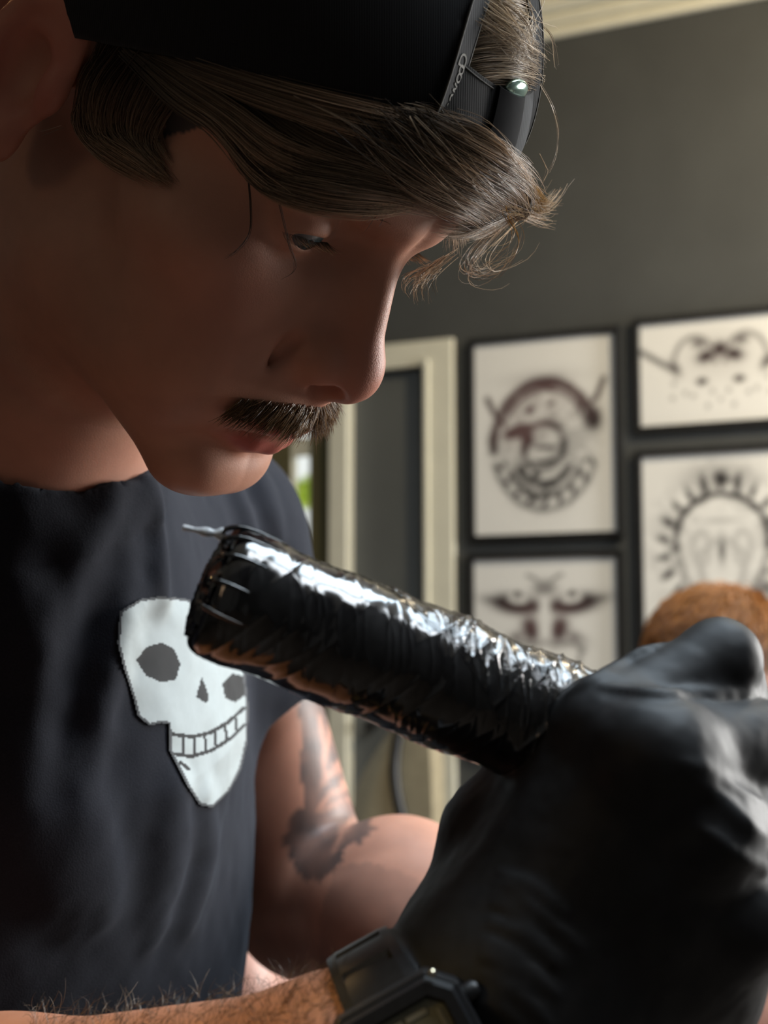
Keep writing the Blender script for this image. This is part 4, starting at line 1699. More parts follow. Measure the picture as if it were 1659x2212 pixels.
case = wprism(octo(.0185, .0195, .006), -.004, .0045, 'case', M['resin'], poly2=octo(.0178, .0188, .006))
bez_o, bez_i = octo(.0165, .0175, .005), octo(.0128, .0135, .003)
Vz = [WC + W_A * a + W_T * t + W_N * n for n, pl in ((.0045, bez_o), (.0072, octo(.0155, .0165, .005)), (.0072, bez_i), (.0050, octo(.0122, .0128, .003))) for a, t in pl]
fz = [(k * 8 + i, k * 8 + (i + 1) % 8, (k + 1) * 8 + (i + 1) % 8, (k + 1) * 8 + i) for k in range(3) for i in range(8)]
bz = part_w('bezel', np.array(Vz), fz, M['resin'], watch, smooth=False)
wprism(octo(.0122, .0128, .003), .0046, .0052, 'display', M['lcd'], bevel=.0001)
for a0, a1 in ((-.0105, -.0050), (-.0040, .0015), (.0025, .0080)):
    wbox((a0, .0098, .0053), (a1, .0112, .0056), 'display_bar', M['lcd_mark'], bevel=.0001)
wbox((.0100, .0030, .0053), (.0110, .0095, .0056), 'display_bar', M['lcd_mark'], bevel=.0001)
for a, t in ((-.0158, .0145), (.0132, .0172), (.0158, -.0145), (-.0158, -.0145)):
    c0 = WC + W_A * a + W_T * t
    pr_ = np.array([c0 + W_N * .0062, c0 + W_N * .0076, c0 + W_N * .0080])
    Vt_, Ft_ = tube_arrays(c2w(pr_), np.array([.0011, .0011, .0004]), 12)
    adopt(mesh_obj('screw', Vt_, Ft_, M['steel']), watch)
for a, t in ((.0195, .009), (.0195, -.009), (-.0195, .009), (-.0195, -.009)):
    c0 = WC + W_A * a + W_T * t
    s_ = 1 if a > 0 else -1
    Vt_, Ft_ = tube_arrays(c2w(np.array([c0 - W_A * s_ * .002, c0 + W_A * s_ * .0012, c0 + W_A * s_ * .0022])), np.array([.0024, .0024, .0016]), 14)
    adopt(mesh_obj('button', Vt_, Ft_, M['resin']), watch)
# strap: a band around the wrist with cross grooves
ang0 = np.linspace(math.radians(30), math.radians(330), 170)
SC = W_O + W_A * .0185
prof = []
ro = .0352
for sgn_a in (-1, 1):
    pass
Vst, fst = [], []
for k, a in enumerate(ang0):
    u = np.cos(a) * W_N + np.sin(a) * W_T
    groove = .0009 if (k % 12) in (0, 1, 2) else 0.0
    hw = .0115 - .0025 * min(1, abs(math.sin(a)))
    for (w, h) in ((-hw, 0), (-hw, .0030), (-hw * .72, .0034), (-hw * .70, .0034 - groove), (hw * .70, .0034 - groove), (hw * .72, .0034), (hw, .0030), (hw, 0)):
        Vst.append(SC + W_A * w + u * (ro + h - .0025))
n8 = 8
for k in range(len(ang0) - 1):
    for j in range(n8):
        fst.append((k * n8 + j, k * n8 + (j + 1) % n8, (k + 1) * n8 + (j + 1) % n8, (k + 1) * n8 + j))
stp = part_w('strap', np.array(Vst), fst, M['resin'], watch, smooth=False)
stp['label'] = 'ridged black resin strap'


# ------------------------------------------------------------------ backward cap
cap = thing('cap', 'black baseball cap worn backward with its strap across the forehead', 'cap', tuple(c2w(h2c([0, 0, .14]))))
CAP_C = np.array([0, -5, 22.75])
CAP_N = np.array([0, -.45, 1.0])
CAP_N /= np.linalg.norm(CAP_N)
CAP_Y = np.array([0, 1.0, .45])
CAP_Y /= np.linalg.norm(CAP_Y)                    # towards the face
CAP_X = np.array([1.0, 0, 0])


def ray_iso(o, D, off, t0=30., t1=190.):
    """distance along rays (head frame, mm) from inside out to the head inflated by off"""
    lo = np.full(len(D), t0)
    hi = np.full(len(D), t1)
    for _ in range(16):
        mid = (lo + hi) / 2
        v = head_sdf((o + D * mid[:, None]) * MM, ears=False) * 1000 - off
        ins = v < 0
        lo = np.where(ins, mid, lo)
        hi = np.where(ins, hi, mid)
    return (lo + hi) / 2


nth, nph = 180, 60
TH, PH = np.meshgrid(np.linspace(-np.pi, np.pi, nth, endpoint=False), np.linspace(0, np.pi / 2, nph))
D = (np.cos(PH)[..., None] * (np.sin(TH)[..., None] * CAP_X + np.cos(TH)[..., None] * CAP_Y) + np.sin(PH)[..., None] * CAP_N).reshape(-1, 3)
offc = 5.5 + 9 * np.sin(PH * 1.0) ** .8
offc = offc + .5 * vnoise(np.stack([np.sin(TH) * 4, np.cos(TH) * 4, PH * 4], -1))
tt = ray_iso(CAP_C, D, offc.ravel())
CP = CAP_C + D * tt[:, None]
hgt = (CP - CAP_C) @ CAP_N
op = (CP[:, 1] > 0) & (np.abs(CP[:, 0]) < 27 * np.sqrt(np.clip(1 - (hgt / 54) ** 2, 0, 1)))
idx = np.arange(nth * nph).reshape(nph, nth)
nxi = np.roll(idx, -1, 1)
qc = np.stack([idx[:-1], nxi[:-1], nxi[1:], idx[1:]], -1).reshape(-1, 4)
qc = qc[~op[qc].any(1)]
u_, inv = np.unique(qc, return_inverse=True)


def part_h(name, Vmm, Fq, mat, parent, **kw):
    return part_w(name, h2c(np.asarray(Vmm) * MM), Fq, mat, parent, **kw)


crown = part_h('crown', CP[u_], inv.reshape(-1, 4), M['twill'], cap)
sol = crown.modifiers.new('thickness', 'SOLIDIFY')
sol.thickness = .0016
sol.offset = 0


# tape with woven letters along the edge of the opening, seam threads beside it
hh = np.linspace(0, 50, 14)
xw = 28.5 * np.sqrt(1 - (hh / 55.) ** 2)
az, el = np.arctan2(xw, 95), np.zeros(14)
for _ in range(7):
    Dd = np.cos(el)[:, None] * (np.sin(az)[:, None] * CAP_X + np.cos(az)[:, None] * CAP_Y) + np.sin(el)[:, None] * CAP_N
    t = ray_iso(CAP_C, Dd, 6.2 + 9 * np.clip(np.sin(el), 0, 1) ** .8)
    edge = CAP_C + Dd * t[:, None]
    el = el + (hh - (edge - CAP_C) @ CAP_N) / t
    az = az * xw / np.maximum(edge[:, 0], 1e-3)


def ribbon(C, side, w, name, mat, parent, thick=.6, lift=0.0):
    """flat band along the curve C (mm, head frame); side = lateral directions"""
    T = np.gradient(C, axis=0)
    T /= nrm(T)[:, None]
    N = np.cross(T, side)
    N /= nrm(N)[:, None]
    N *= np.sign((N * (C - CAP_C)).sum(-1))[:, None]
    S = np.cross(N, T)
    V = []
    for c, n, s in zip(C, N, S):
        V += [c - s * w / 2 + n * lift, c + s * w / 2 + n * lift, c + s * w / 2 + n * (lift + thick), c - s * w / 2 + n * (lift + thick)]
    fs = []
    for i in range(len(C) - 1):
        for j in range(4):
            fs.append((i * 4 + j, i * 4 + (j + 1) % 4, (i + 1) * 4 + (j + 1) % 4, (i + 1) * 4 + j))
    fs += [(0, 3, 2, 1), tuple(4 * (len(C) - 1) + j for j in range(4))]
    return part_h(name, np.array(V), fs, mat, parent, smooth=False), N, S, T


for sgn in (1, -1):
    E_ = spline(edge, 40) * np.array([sgn, 1, 1])
    ob, N_, S_, T_ = ribbon(E_, np.tile([1.0, 0, 0], (40, 1)), 8.0, 'edge_tape', M['twill'], cap, 1.0)
    for off_ in (-4.3, 4.3):
        th_ = E_ + S_ * off_ + N_ * 1.0
        for a in range(0, 38, 2):
            pass
        Vt_, Ft_ = tube_arrays(c2w(h2c(th_ * MM)), .00028, 5)
        adopt(mesh_obj('stitch_line', Vt_, Ft_, M['thread']), cap)
    if sgn == 1:
        # woven letters on the tape, reading upward from the rim
        for ci, ch_ in enumerate('newooD'):
            k = 3 + ci * 2.35
            i0 = int(k)
            c0 = E_[i0] + N_[i0] * 1.15
            cu_ = bpy.data.curves.new('letter', 'FONT')
            cu_.body = ch_
            cu_.size = .0062 if ci < 3 else .0066
            cu_.align_x, cu_.align_y = 'CENTER', 'CENTER'
            cu_.extrude = .00012
            tmp = bpy.data.objects.new('letter', cu_)
            me_ = bpy.data.meshes.new_from_object(tmp)
            n_ = len(me_.vertices)
            co = np.empty(n_ * 3, np.float32)
            me_.vertices.foreach_get('co', co)
            co = co.reshape(-1, 3) * 1000
            X_ = T_[i0] if T_[i0][2] > 0 else -T_[i0]
            Y_ = np.cross(N_[i0], X_)
            Pm = c0 + co[:, :1] * X_ + co[:, 1:2] * Y_ + co[:, 2:3] * N_[i0]
            fl = [tuple(p.vertices) for p in me_.polygons]
            part_h('woven_letter', Pm, fl, M['letter'], cap, smooth=False)
            bpy.data.objects.remove(tmp)

# strap across the forehead: two cloth tongues and the sleeve of the slide buckle
def strap_pts(x, s, off):
    """x lateral mm, s 0..1 from lower to upper edge (arrays)"""
    x, s, off = np.broadcast_arrays(np.asarray(x, float), s, off)
    q = np.minimum(1, np.abs(x) / 30.) ** 2
    zl, zu = 58 + 10.5 * q, 82 + 2.5 * q
    z = zl + (zu - zl) * s
    o = np.stack([0 * x, 20 + 0 * x, z], -1)
    Dd = np.stack([x, np.sqrt(95 ** 2 - x * x) - 20, 0 * x], -1)
    Dd /= nrm(Dd)[..., None]
    t = ray_iso(o.reshape(-1, 3), Dd.reshape(-1, 3), off.ravel(), 20, 130)
    return (o.reshape(-1, 3) + Dd.reshape(-1, 3) * t[:, None]).reshape(x.shape + (3,))


def strap_pt(x, s, off):
    return strap_pts(np.array([x]), s, off)[0]


def strap_band(x0, x1, off, thick, name, mat, s0=0., s1=1., nx=26, ny=7, bulge=0.0):
    X_, S_g = np.meshgrid(np.linspace(x0, x1, nx), np.linspace(s0, s1, ny), indexing='ij')
    bl = bulge * np.sin(np.pi * np.linspace(0, 1, nx))[:, None] + 0 * X_
    V = np.concatenate([strap_pts(X_, S_g, off + 0 * X_).reshape(-1, 3), strap_pts(X_, S_g, off + thick + bl).reshape(-1, 3)])
    idx = np.arange(2 * nx * ny).reshape(2, nx, ny)
    a, b_ = idx[0], idx[1]
    f = [np.stack([b_[:-1, :-1], b_[1:, :-1], b_[1:, 1:], b_[:-1, 1:]], -1).reshape(-1, 4),
         np.stack([a[:-1, :-1], a[:-1, 1:], a[1:, 1:], a[1:, :-1]], -1).reshape(-1, 4)]
    for e0, e1 in ((a[:, 0], b_[:, 0]), (b_[:, -1], a[:, -1]), (b_[0], a[0]), (a[-1], b_[-1])):
        f.append(np.stack([e0[:-1], e0[1:], e1[1:], e1[:-1]], -1))
    o = part_h(name, V, np.concatenate(f), mat, cap, smooth=True)
    m = o.modifiers.new('edges', 'EDGE_SPLIT')
    m.split_angle = math.radians(40)
    return o


strap_band(31, 2, 7.0, 1.3, 'strap', M['twill'])
strap_band(-2, -33, 7.6, 1.3, 'strap', M['twill'])
strap_band(9, -10, 8.6, 1.2, 'buckle_sleeve', M['black_plastic'], -.03, 1.02, bulge=1.6)
for sx_ in (1, -1):
    for s in (.05, .95):
        C = strap_pts(np.linspace(sx_ * 30, sx_ * 11, 14), s, 8.5)
        Vt_, Ft_ = tube_arrays(c2w(h2c(C * MM)), .00026, 5)
        adopt(mesh_obj('stitch_line', Vt_, Ft_, M['thread']), cap)


def tab(x, s, mat, name, rx, rz, lift):
    c = strap_pt(x, s, lift)
    n = (c - np.array([0, 20, c[2]]))
    n /= np.linalg.norm(n)
    a = np.cross([0, 0, 1.0], n)
    a /= np.linalg.norm(a)
    u = np.cross(n, a)
    V, f = [], []
    for k, (q, hh) in enumerate(((1.0, -1.2), (1.0, .2), (.8, .9), (.4, 1.3))):
        for i in range(20):
            w = 2 * np.pi * i / 20
            V.append(c + a * rx * q * math.cos(w) + u * rz * q * math.sin(w) + n * hh)
    for k in range(3):
        for i in range(20):
            f.append((k * 20 + i, k * 20 + (i + 1) % 20, (k + 1) * 20 + (i + 1) % 20, (k + 1) * 20 + i))
    f += [tuple(range(60, 80)), tuple(range(20))[::-1]]
    return part_h(name, np.array(V), f, mat, cap)


t1 = tab(-2.5, 1.05, M['snap'], 'buckle_end', 7.5, 4.0, 9.4)
t1['label'] = 'shining pearl metal end of the buckle'
t2 = tab(1, -.06, M['clear_plastic'], 'buckle_end', 7.0, 4.0, 9.0)
t2['label'] = 'dull olive end of the buckle'
# brim at the back of the head
V, f = [], []
nb_, mb_ = 30, 10
for lay in (0, 1):
    for i in range(nb_):
        a = math.radians(180 - 62 + 124 * i / (nb_ - 1))
        Dd = math.sin(a) * CAP_X + math.cos(a) * CAP_Y
        t = ray_iso(CAP_C, Dd[None], 5.0)[0]
        p0 = CAP_C + Dd * t
        for j in range(mb_):
            g = j / (mb_ - 1)
            L_ = 68 * math.cos((i / (nb_ - 1) - .5) * math.pi) ** .5 * g
            V.append(p0 - CAP_Y * L_ - CAP_N * (4 * g + 10 * g * ((i / (nb_ - 1) - .5) * 2) ** 2 + 2.2 * lay) + CAP_N * 2)
idx = np.arange(2 * nb_ * mb_).reshape(2, nb_, mb_)
a, b_ = idx
f = [np.stack([b_[:-1, :-1], b_[1:, :-1], b_[1:, 1:], b_[:-1, 1:]], -1).reshape(-1, 4), np.stack([a[:-1, :-1], a[:-1, 1:], a[1:, 1:], a[1:, :-1]], -1).reshape(-1, 4)]
for e0, e1 in ((a[:, -1], b_[:, -1]), (b_[0], a[0]), (a[-1], b_[-1])):
    f.append(np.stack([e0[:-1], e0[1:], e1[1:], e1[:-1]], -1))
part_h('brim', np.array(V), np.concatenate(f), M['twill'], cap)
btn = CAP_C + CAP_N * (ray_iso(CAP_C, CAP_N[None], 14.5)[0])
part_h('top_button', np.array([btn + CAP_X * 7 * math.cos(w) * q + CAP_Y * 7 * math.sin(w) * q + CAP_N * h for q, h in ((1, -1), (.9, 2), (.4, 3.2)) for w in np.linspace(0, 2 * np.pi, 16, endpoint=False)]),
       [(k * 16 + i, k * 16 + (i + 1) % 16, (k + 1) * 16 + (i + 1) % 16, (k + 1) * 16 + i) for k in range(2) for i in range(16)] + [tuple(range(32, 48))], M['twill'], cap)

# ------------------------------------------------------------------ hair
hr = np.random.default_rng(17)
NS = 16


def guide(pts, n=NS):
    """pixel points with height over the skin in mm: (px, py, h) or (px, py, h, depth)"""
    out = np.zeros((len(pts), 3))
    on = [i for i, q in enumerate(pts) if len(q) == 3]
    if on:
        P, ms = march(g_head, [pts[i][0] for i in on], [pts[i][1] for i in on], .36, .75)
        g, _ = sdf_grad(g_head, P, .001)
        out[on] = P + g * (np.array([pts[i][2] for i in on]) * MM)[:, None]
    for i, q in enumerate(pts):
        if len(q) == 4:
            out[i] = pc(q[0], q[1], q[3])
    return spline(out, n)


def bundle(guides, n, spread=1.0, wave=.6, clumps=18, lenvar=.25, frizz=.25):
    G = np.array(guides)
    m = len(G)
    k = G.shape[1]
    u = np.linspace(0, 1, k)
    cl = hr.random(clumps) * (m - 1)
    coff = hr.normal(size=(clumps, 3)) * spread * MM
    ci = hr.integers(0, clumps, n)
    g0 = np.clip(cl[ci] + hr.normal(size=n) * .22 * max(1, (m - 1)) / 2, 0, m - 1)
    g1 = np.clip(cl[ci] + (g0 - cl[ci]) * .35, 0, m - 1)
    gg = g0[:, None] * (1 - u) + g1[:, None] * u
    i = np.minimum(gg.astype(int), max(m - 2, 0))
    f = (gg - i)[..., None]
    kk = np.arange(k)[None]
    P = G[i, kk] * (1 - f) + G[np.minimum(i + 1, m - 1), kk] * f
    P = P + coff[ci][:, None] * (.4 + .6 * u)[None, :, None]
    P = P + hr.normal(size=(n, 1, 3)) * spread * .45 * MM
    ph = hr.random((n, 3)) * 6.28
    fr = hr.uniform(2, 6, (n, 1, 1))
    P = P + wave * MM * np.sin(u[None, :, None] * fr + ph[:, None]) * (u ** 1.2)[None, :, None]
    P = P + frizz * MM * hr.normal(size=(n, k, 3)) * (u ** 1.5)[None, :, None] * .3
    # different lengths: resample to a shorter stretch
    L = 1 - lenvar * hr.random(n)
    uu = u[None] * L[:, None] * (k - 1)
    a = np.minimum(uu.astype(int), k - 2)
    t = (uu - a)[..., None]
    r_ = np.arange(n)[:, None]
    return P[r_, a] * (1 - t) + P[r_, a + 1] * t


def hair_obj(name, bundles, mat, r, parent, label=None):
    S = np.concatenate(bundles)
    rad = r * hr.uniform(.7, 1.25, len(S))
    V, Fq, rnd, al = strands_mesh(c2w(S), rad)
    o = mesh_obj(name, V, Fq, mat, None, attrs={'rnd': rnd, 'along': al})
    o['kind'] = 'stuff'
    if parent is not None:
        o.parent = parent
        o.location = -Vector(parent.location)
    if label:
        o['label'] = label
    return o


# locks of the fringe sweeping from the temple across the forehead
F1 = [guide([(600, 205, 3), (720, 255, 5), (850, 300, 8), (960, 345, 10), (1055, 375, 12)]),
      guide([(560, 215, 3), (680, 290, 6), (800, 335, 8), (930, 375, 10), (1045, 395, 11)]),
      guide([(520, 225, 3), (630, 325, 6), (750, 372, 8), (880, 392, 9), (1000, 425, 10)]),
      guide([(490, 235, 3), (580, 350, 6), (700, 405, 8), (830, 408, 8), (960, 452, 8)]),
      guide([(470, 240, 2), (550, 365, 6), (660, 425, 8), (760, 436, 8), (850, 420, 7)])]
F2 = [guide([(830, 228, 4), (900, 240, 7), (980, 290, 12), (1045, 345, 15), (1075, 400, 14)]),
      guide([(800, 232, 4), (860, 270, 8), (940, 325, 12), (1020, 365, 14), (1060, 425, 12)]),
      guide([(760, 235, 4), (830, 300, 8), (900, 355, 11), (990, 395, 12), (1045, 450, 10)]),
      guide([(730, 238, 4), (800, 330, 8), (870, 385, 10), (960, 425, 10), (1010, 480, 8)])]
F3 = [guide([(880, 236, 3), (920, 248, 8), (985, 268, 12), (1030, 320, 15), (1055, 372, 14)]),
      guide([(850, 238, 4), (880, 262, 9), (930, 300, 13), (985, 330, 15), (1040, 355, 16)])]
F4 = [guide([(1060, 350, 12), (1040, 400, 13), (1000, 440, 11), (960, 470, 8), (920, 470, 5)]),
      guide([(1075, 360, 13), (1065, 420, 14), (1030, 460, 12), (990, 480, 9), (950, 490, 5)])]
# tips curling away in front of the brow
F5 = [guide([(1050, 400, 13), (1030, 450, 13), (1000, 490, 10), (985, 530, 7), (1000, 545, 8), (1030, 520, 12), (1035, 480, 14)]),
      guide([(1060, 420, 14), (1020, 470, 12), (992, 515, 8), (1000, 550, 9), (1040, 545, 13), (1050, 500, 15), (1045, 470, 15)])]
F6 = [guide([(1050, 420, 14), (1085, 455, 16, .478), (1108, 500, 18, .478), (1095, 540, 18, .475), (1055, 552, 16, .470), (1020, 535, 14, .466)])]
# tuft on the far side, sticking out
F7 = [guide([(1070, 380, 10), (1110, 395, 0, .515), (1140, 415, 0, .525), (1165, 450, 0, .53), (1200, 400, 0, .54)]),
      guide([(1065, 400, 10), (1110, 430, 0, .515), (1140, 450, 0, .525), (1170, 455, 0, .53), (1205, 425, 0, .54)]),
      guide([(1060, 420, 10), (1100, 455, 0, .510), (1130, 465, 0, .52), (1160, 475, 0, .53), (1185, 490, 0, .54)])]
# hair seen in the opening of the cap
A1 = []
for y in np.linspace(-70, 195, 9):
    A1.append(guide([(975, y - 12, 2.5), (1020, y - 22, 7.5), (1065, y - 14, 9), (1100, y + 2, 9), (1122, y + 16, 5)]))
# temple and sideburn
T1 = [guide([(235, 80, 3), (185, 150, 5), (190, 235, 6), (240, 320, 5), (330, 395, 3)]),
      guide([(270, 85, 3), (215, 170, 6), (222, 265, 7), (275, 345, 6), (360, 405, 3)]),
      guide([(310, 100, 3), (255, 190, 6), (260, 285, 7), (310, 355, 5), (375, 408, 2)]),
      guide([(360, 115, 3), (320, 200, 6), (310, 280, 6), (335, 345, 4), (372, 395, 2)]),
      guide([(420, 140, 3), (390, 210, 5), (355, 270, 5), (345, 325, 3), (360, 375, 1.5)])]
T2 = [guide([(300, 95, 3), (420, 165, 5), (520, 225, 6), (620, 290, 7), (740, 345, 8)]),
      guide([(280, 100, 3), (390, 200, 5), (470, 250, 5), (540, 330, 6), (620, 400, 7)])]
T3 = [guide([(300, 70, 3), (450, 120, 4.5), (600, 165, 5), (740, 200, 5), (860, 225, 5)]), guide([(290, 90, 3), (430, 150, 5), (570, 200, 6), (700, 240, 6), (830, 270, 8)]),
      guide([(400, 110, 3), (520, 190, 5), (640, 235, 6), (760, 275, 7), (880, 315, 9)])]
FX = [guide([(800, 232, 9), (860, 300, 13), (930, 360, 15), (1000, 400, 15)]), guide([(900, 240, 10), (940, 300, 15), (990, 350, 18), (1050, 400, 18)]), guide([(700, 260, 8), (800, 330, 12), (900, 400, 13), (960, 450, 11)]), guide([(980, 330, 16), (1020, 360, 18), (1050, 410, 17), (1030, 470, 14)])]
B = [bundle(FX, 130, 3.2, 3.0, 60, .45, 1.0), bundle(T3, 900, 1.2, .5, 30, .2), bundle(F1, 1500, 1.3, .7, 40, .25), bundle(F2, 900, 2.0, 1.6, 34, .3, .5), bundle(F3, 380, 1.9, 1.5, 16, .3, .5), bundle(F4, 200, 1.2, .8, 9), bundle(F5, 14, 2.4, 1.2, 10, .3),
     bundle(T1, 900, 1.3, .6, 22, .2), bundle(T2, 900, 1.3, .5, 20, .2)]
hair = hair_obj('hair', B, M['hair'], .000135, artist, 'brown hair falling out under the cap')
A2 = [guide([(1000, -20, 8), (1040, 30, 11), (1070, 80, 11), (1110, 130, 9)]), guide([(985, 60, 8), (1030, 110, 11), (1070, 140, 11), (1115, 150, 9)]), guide([(1120, -30, 8), (1090, 30, 11), (1050, 100, 11), (1000, 140, 8)])]
hair2 = hair_obj('hair', [bundle(A2, 130, 2.5, 2.5, 50, .4, .8), bundle(A1, 1500, 1.3, 1.0, 60, .3, .5), bundle(F2, 260, 2.2, 1.5, 16, .4, .6), bundle(F4, 110, 2.0, 1.5, 8, .3), bundle(F5, 18, 2.8, 1.5, 12, .35, .6)], M['hair_grey'], .000125, artist,
                 'ash brown hair in the opening of the cap')
far_tuft = hair_obj('hair', [bundle(F7, 330, 2.0, 1.6, 11, .45, .6), bundle(F6, 7, 1.6, 1.0, 4, .1)], M['hair_backlit'], .00012, artist, 'tuft sticking out from the far temple, backlight gold in its colour')
# the far brow with its long hairs, seen past the bridge of the nose
E1 = [guide([(985, 548, 0, .500), (955, 572, 0, .499), (930, 605, 0, .497), (938, 655, 0, .496)]), guide([(950, 572, 0, .502), (925, 590, 0, .500), (905, 615, 0, .498), (912, 650, 0, .497)]),
      guide([(910, 592, 0, .505), (890, 602, 0, .503), (875, 620, 0, .501), (885, 645, 0, .500)])]
hair_obj('far_eyebrow', [bundle(E1, 80, 1.6, 1.0, 50, .5, .4)], M['hair_grey'], .00012, artist, 'bushy far eyebrow lit from behind')
# single loose hairs
loose = [([(548, 378, 6), (540, 440, 6), (532, 500, 4), (505, 540, 3), (478, 556, 2)], 6), ([(626, 425, 5), (624, 500, 6), (622, 560, 5), (596, 602, 3)], 3),
         ([(1078, 180, 14), (1098, 220, 15), (1118, 268, 14), (1124, 320, 12), (1108, 380, 10)], 3), ([(1000, 285, 14), (1030, 330, 17), (1060, 375, 17), (1090, 395, 15)], 4),
         ([(1095, 310, 12), (1110, 335, 12), (1118, 350, 11), (1112, 385, 10)], 3), ([(860, 240, 12), (905, 290, 15), (960, 345, 16), (1010, 372, 16)], 4), ([(850, 238, 12), (880, 300, 14), (900, 320, 13)], 3),
         ([(1015, 20, 11), (1030, 60, 13), (1060, 100, 14), (1080, 110, 13)], 3), ([(1095, 60, 11), (1120, 90, 12), (1130, 140, 12), (1138, 150, 11)], 4), ([(1020, 60, 11), (1050, 95, 13), (1090, 120, 13), (1115, 130, 12)], 4),
         ([(640, 200, 7), (760, 260, 9), (850, 340, 11), (940, 400, 11)], 6), ([(120, 240, 6), (95, 255, 5), (85, 258, 4)], 2), ([(140, 255, 4), (165, 275, 5), (185, 276, 4)], 2)]
hair_obj('loose_hair', [bundle([guide(p)], c, .5, .5, 2, .2) for p, c in loose[2:]], M['hair_grey'], .00011, artist)
hair_obj('loose_hair', [bundle([guide(p)], c, .4, .3, 2, .2) for p, c in loose[:2]], M['hair_dark'], .00011, artist)


# moustache, brows and lashes rooted on the face
def rooted(roots, dirs, length, bend, n=9, lift=.3):
    """roots (m,3) mm in head frame on the skin; grow along dirs, bending by 'bend'"""
    m = len(roots)
    u = np.linspace(0, 1, n)
    L = length[:, None] * u[None]
    P = roots[:, None] + dirs[:, None] * L[..., None] + bend[:, None] * (L ** 2 / np.maximum(length[:, None], 1e-6))[..., None]
    return P


def skin_pts(x, z, y0=30.0):
    o = np.stack([x, np.full_like(x, y0), z], -1)
    D = np.tile([0, 1.0, 0], (len(x), 1))
    lo, hi = np.zeros(len(x)), np.full(len(x), 110.)
    for _ in range(16):
        mid = (lo + hi) / 2
        ins = head_sdf((o + D * mid[:, None]) * MM, ears=False) < 0
        lo, hi = np.where(ins, mid, lo), np.where(ins, hi, mid)
    P = o + D * lo[:, None]
    g, _ = sdf_grad(lambda q: head_sdf(q, ears=False), P * MM, .0008)
    return P, g


n_m = 1700
xm = hr.uniform(-31, 31, n_m)
zm = -45.5 - 8 * hr.random(n_m) - .0055 * np.abs(xm) ** 2
Pm, gm = skin_pts(xm, zm)
sd = np.sign(xm)
dm = gm * .55 + np.stack([sd * (.25 + .026 * np.abs(xm)), np.full(n_m, .12), np.full(n_m, -.75)], -1) + hr.normal(size=(n_m, 3)) * .16
dm /= nrm(dm)[:, None]
lm = hr.uniform(6, 11, n_m) * (1 - .35 * (np.abs(xm) / 31) ** 2)
bm = np.stack([sd * .12, np.full(n_m, -.22), np.full(n_m, -.22)], -1) + hr.normal(size=(n_m, 3)) * .07
Sm = rooted(Pm, dm, lm, bm)
hair_obj('moustache', [h2c(Sm * MM)], M['moustache'], .00014, artist, 'short ginger brown moustache')
for sgn in (1, -1):
    nb = 130 if sgn > 0 else 160
    q = hr.random(nb)
    xb = sgn * (24 + 23 * q)
    zb = 27.5 + 5.5 * np.sin(q * 2.4) + hr.uniform(-3.2, 3.2, nb)
    Pb, gb = skin_pts(xb, zb)
    db = gb * .22 + np.stack([sgn * (.35 + .7 * q), .1 + 0 * q, .35 - .95 * q], -1) + hr.normal(size=(nb, 3)) * .2
    if sgn < 0:
        db += np.stack([0 * q, .25 + 0 * q, -.75 + 0 * q], -1)
    db /= nrm(db)[:, None]
    lb = hr.uniform(4, 7.5, nb) * (1.35 if sgn < 0 else 1)
    bb = np.stack([sgn * .1 + 0 * q, -.15 + 0 * q, -.2 + 0 * q], -1)
    hair_obj('eyebrow', [h2c(rooted(Pb, db, lb, bb) * MM)], M['hair_dark'] if sgn > 0 else M['hair_grey'], .00012, artist)
    ne = 60
    w = np.linspace(-1, 1, ne)
    re = np.stack([sgn * (33 + 11.5 * w), 80.0 - 3.0 * w ** 2 - 1.5 * w + 0 * w, 10.2 - 1.2 * w ** 2], -1)
    de = np.stack([sgn * .35 * w, .85 + 0 * w, -.35 + 0 * w], -1) + hr.normal(size=(ne, 3)) * .08
    hair_obj('eyelash', [h2c(rooted(re, de, hr.uniform(5, 7.5, ne), np.stack([0 * w, .0 * w, .25 + 0 * w], -1)) * MM)], M['hair'], .00010, artist)

# hair on the near forearm
nf = 1100
fx = hr.uniform(60, 740, nf)
fy = 2185 - 80 * np.clip((fx - 130) / 570, 0, 1) + hr.uniform(-15, 130, nf) ** 1.0
Pf, mf = march(g_armR, fx, fy, .25, .7)
okf = mf < .002
Pf = Pf[okf]
gf, _ = sdf_grad(g_armR, Pf, .001)
df = gf * .5 + W_A * .45 + hr.normal(size=Pf.shape) * .45
df /= nrm(df)[:, None]
Sf = rooted(Pf * 1000, df, hr.uniform(3, 8, len(Pf)), hr.normal(size=Pf.shape) * .3 + gf * -.2, 8)
hair_obj('arm_hair', [Sf * MM], M['hair_arm'], .00008, artist)


# ------------------------------------------------------------------ the client reclining on a grey bed, auburn hair
def Wp(px, py, d):
    return c2w(pc(px, py, d))


BED_Z = 0.60
c_head = Wp(1562, 1478, 1.93)
b_d = np.array([0.32, 0.95, 0.0])
b_d /= np.linalg.norm(b_d)                        # towards the head end
b_s = np.array([b_d[1], -b_d[0], 0])
B3 = np.stack([b_s, b_d, ZU])
c_ch = c_head - ZU * .36 + b_d * .02
c_pel = c_ch - b_d * .20 - ZU * .28
b_o = np.array([c_pel[0], c_pel[1], 0.0])
BED_Z = c_pel[2] - .145
bed = thing('treatment_bed', 'grey vinyl treatment bed under the client', 'bed', tuple(b_o))


def bbox(lo, hi, name, mat, bevel=.02):
    return adopt(MB().box(b_o, B3, lo, hi).build(name, mat, bevel=bevel), bed)


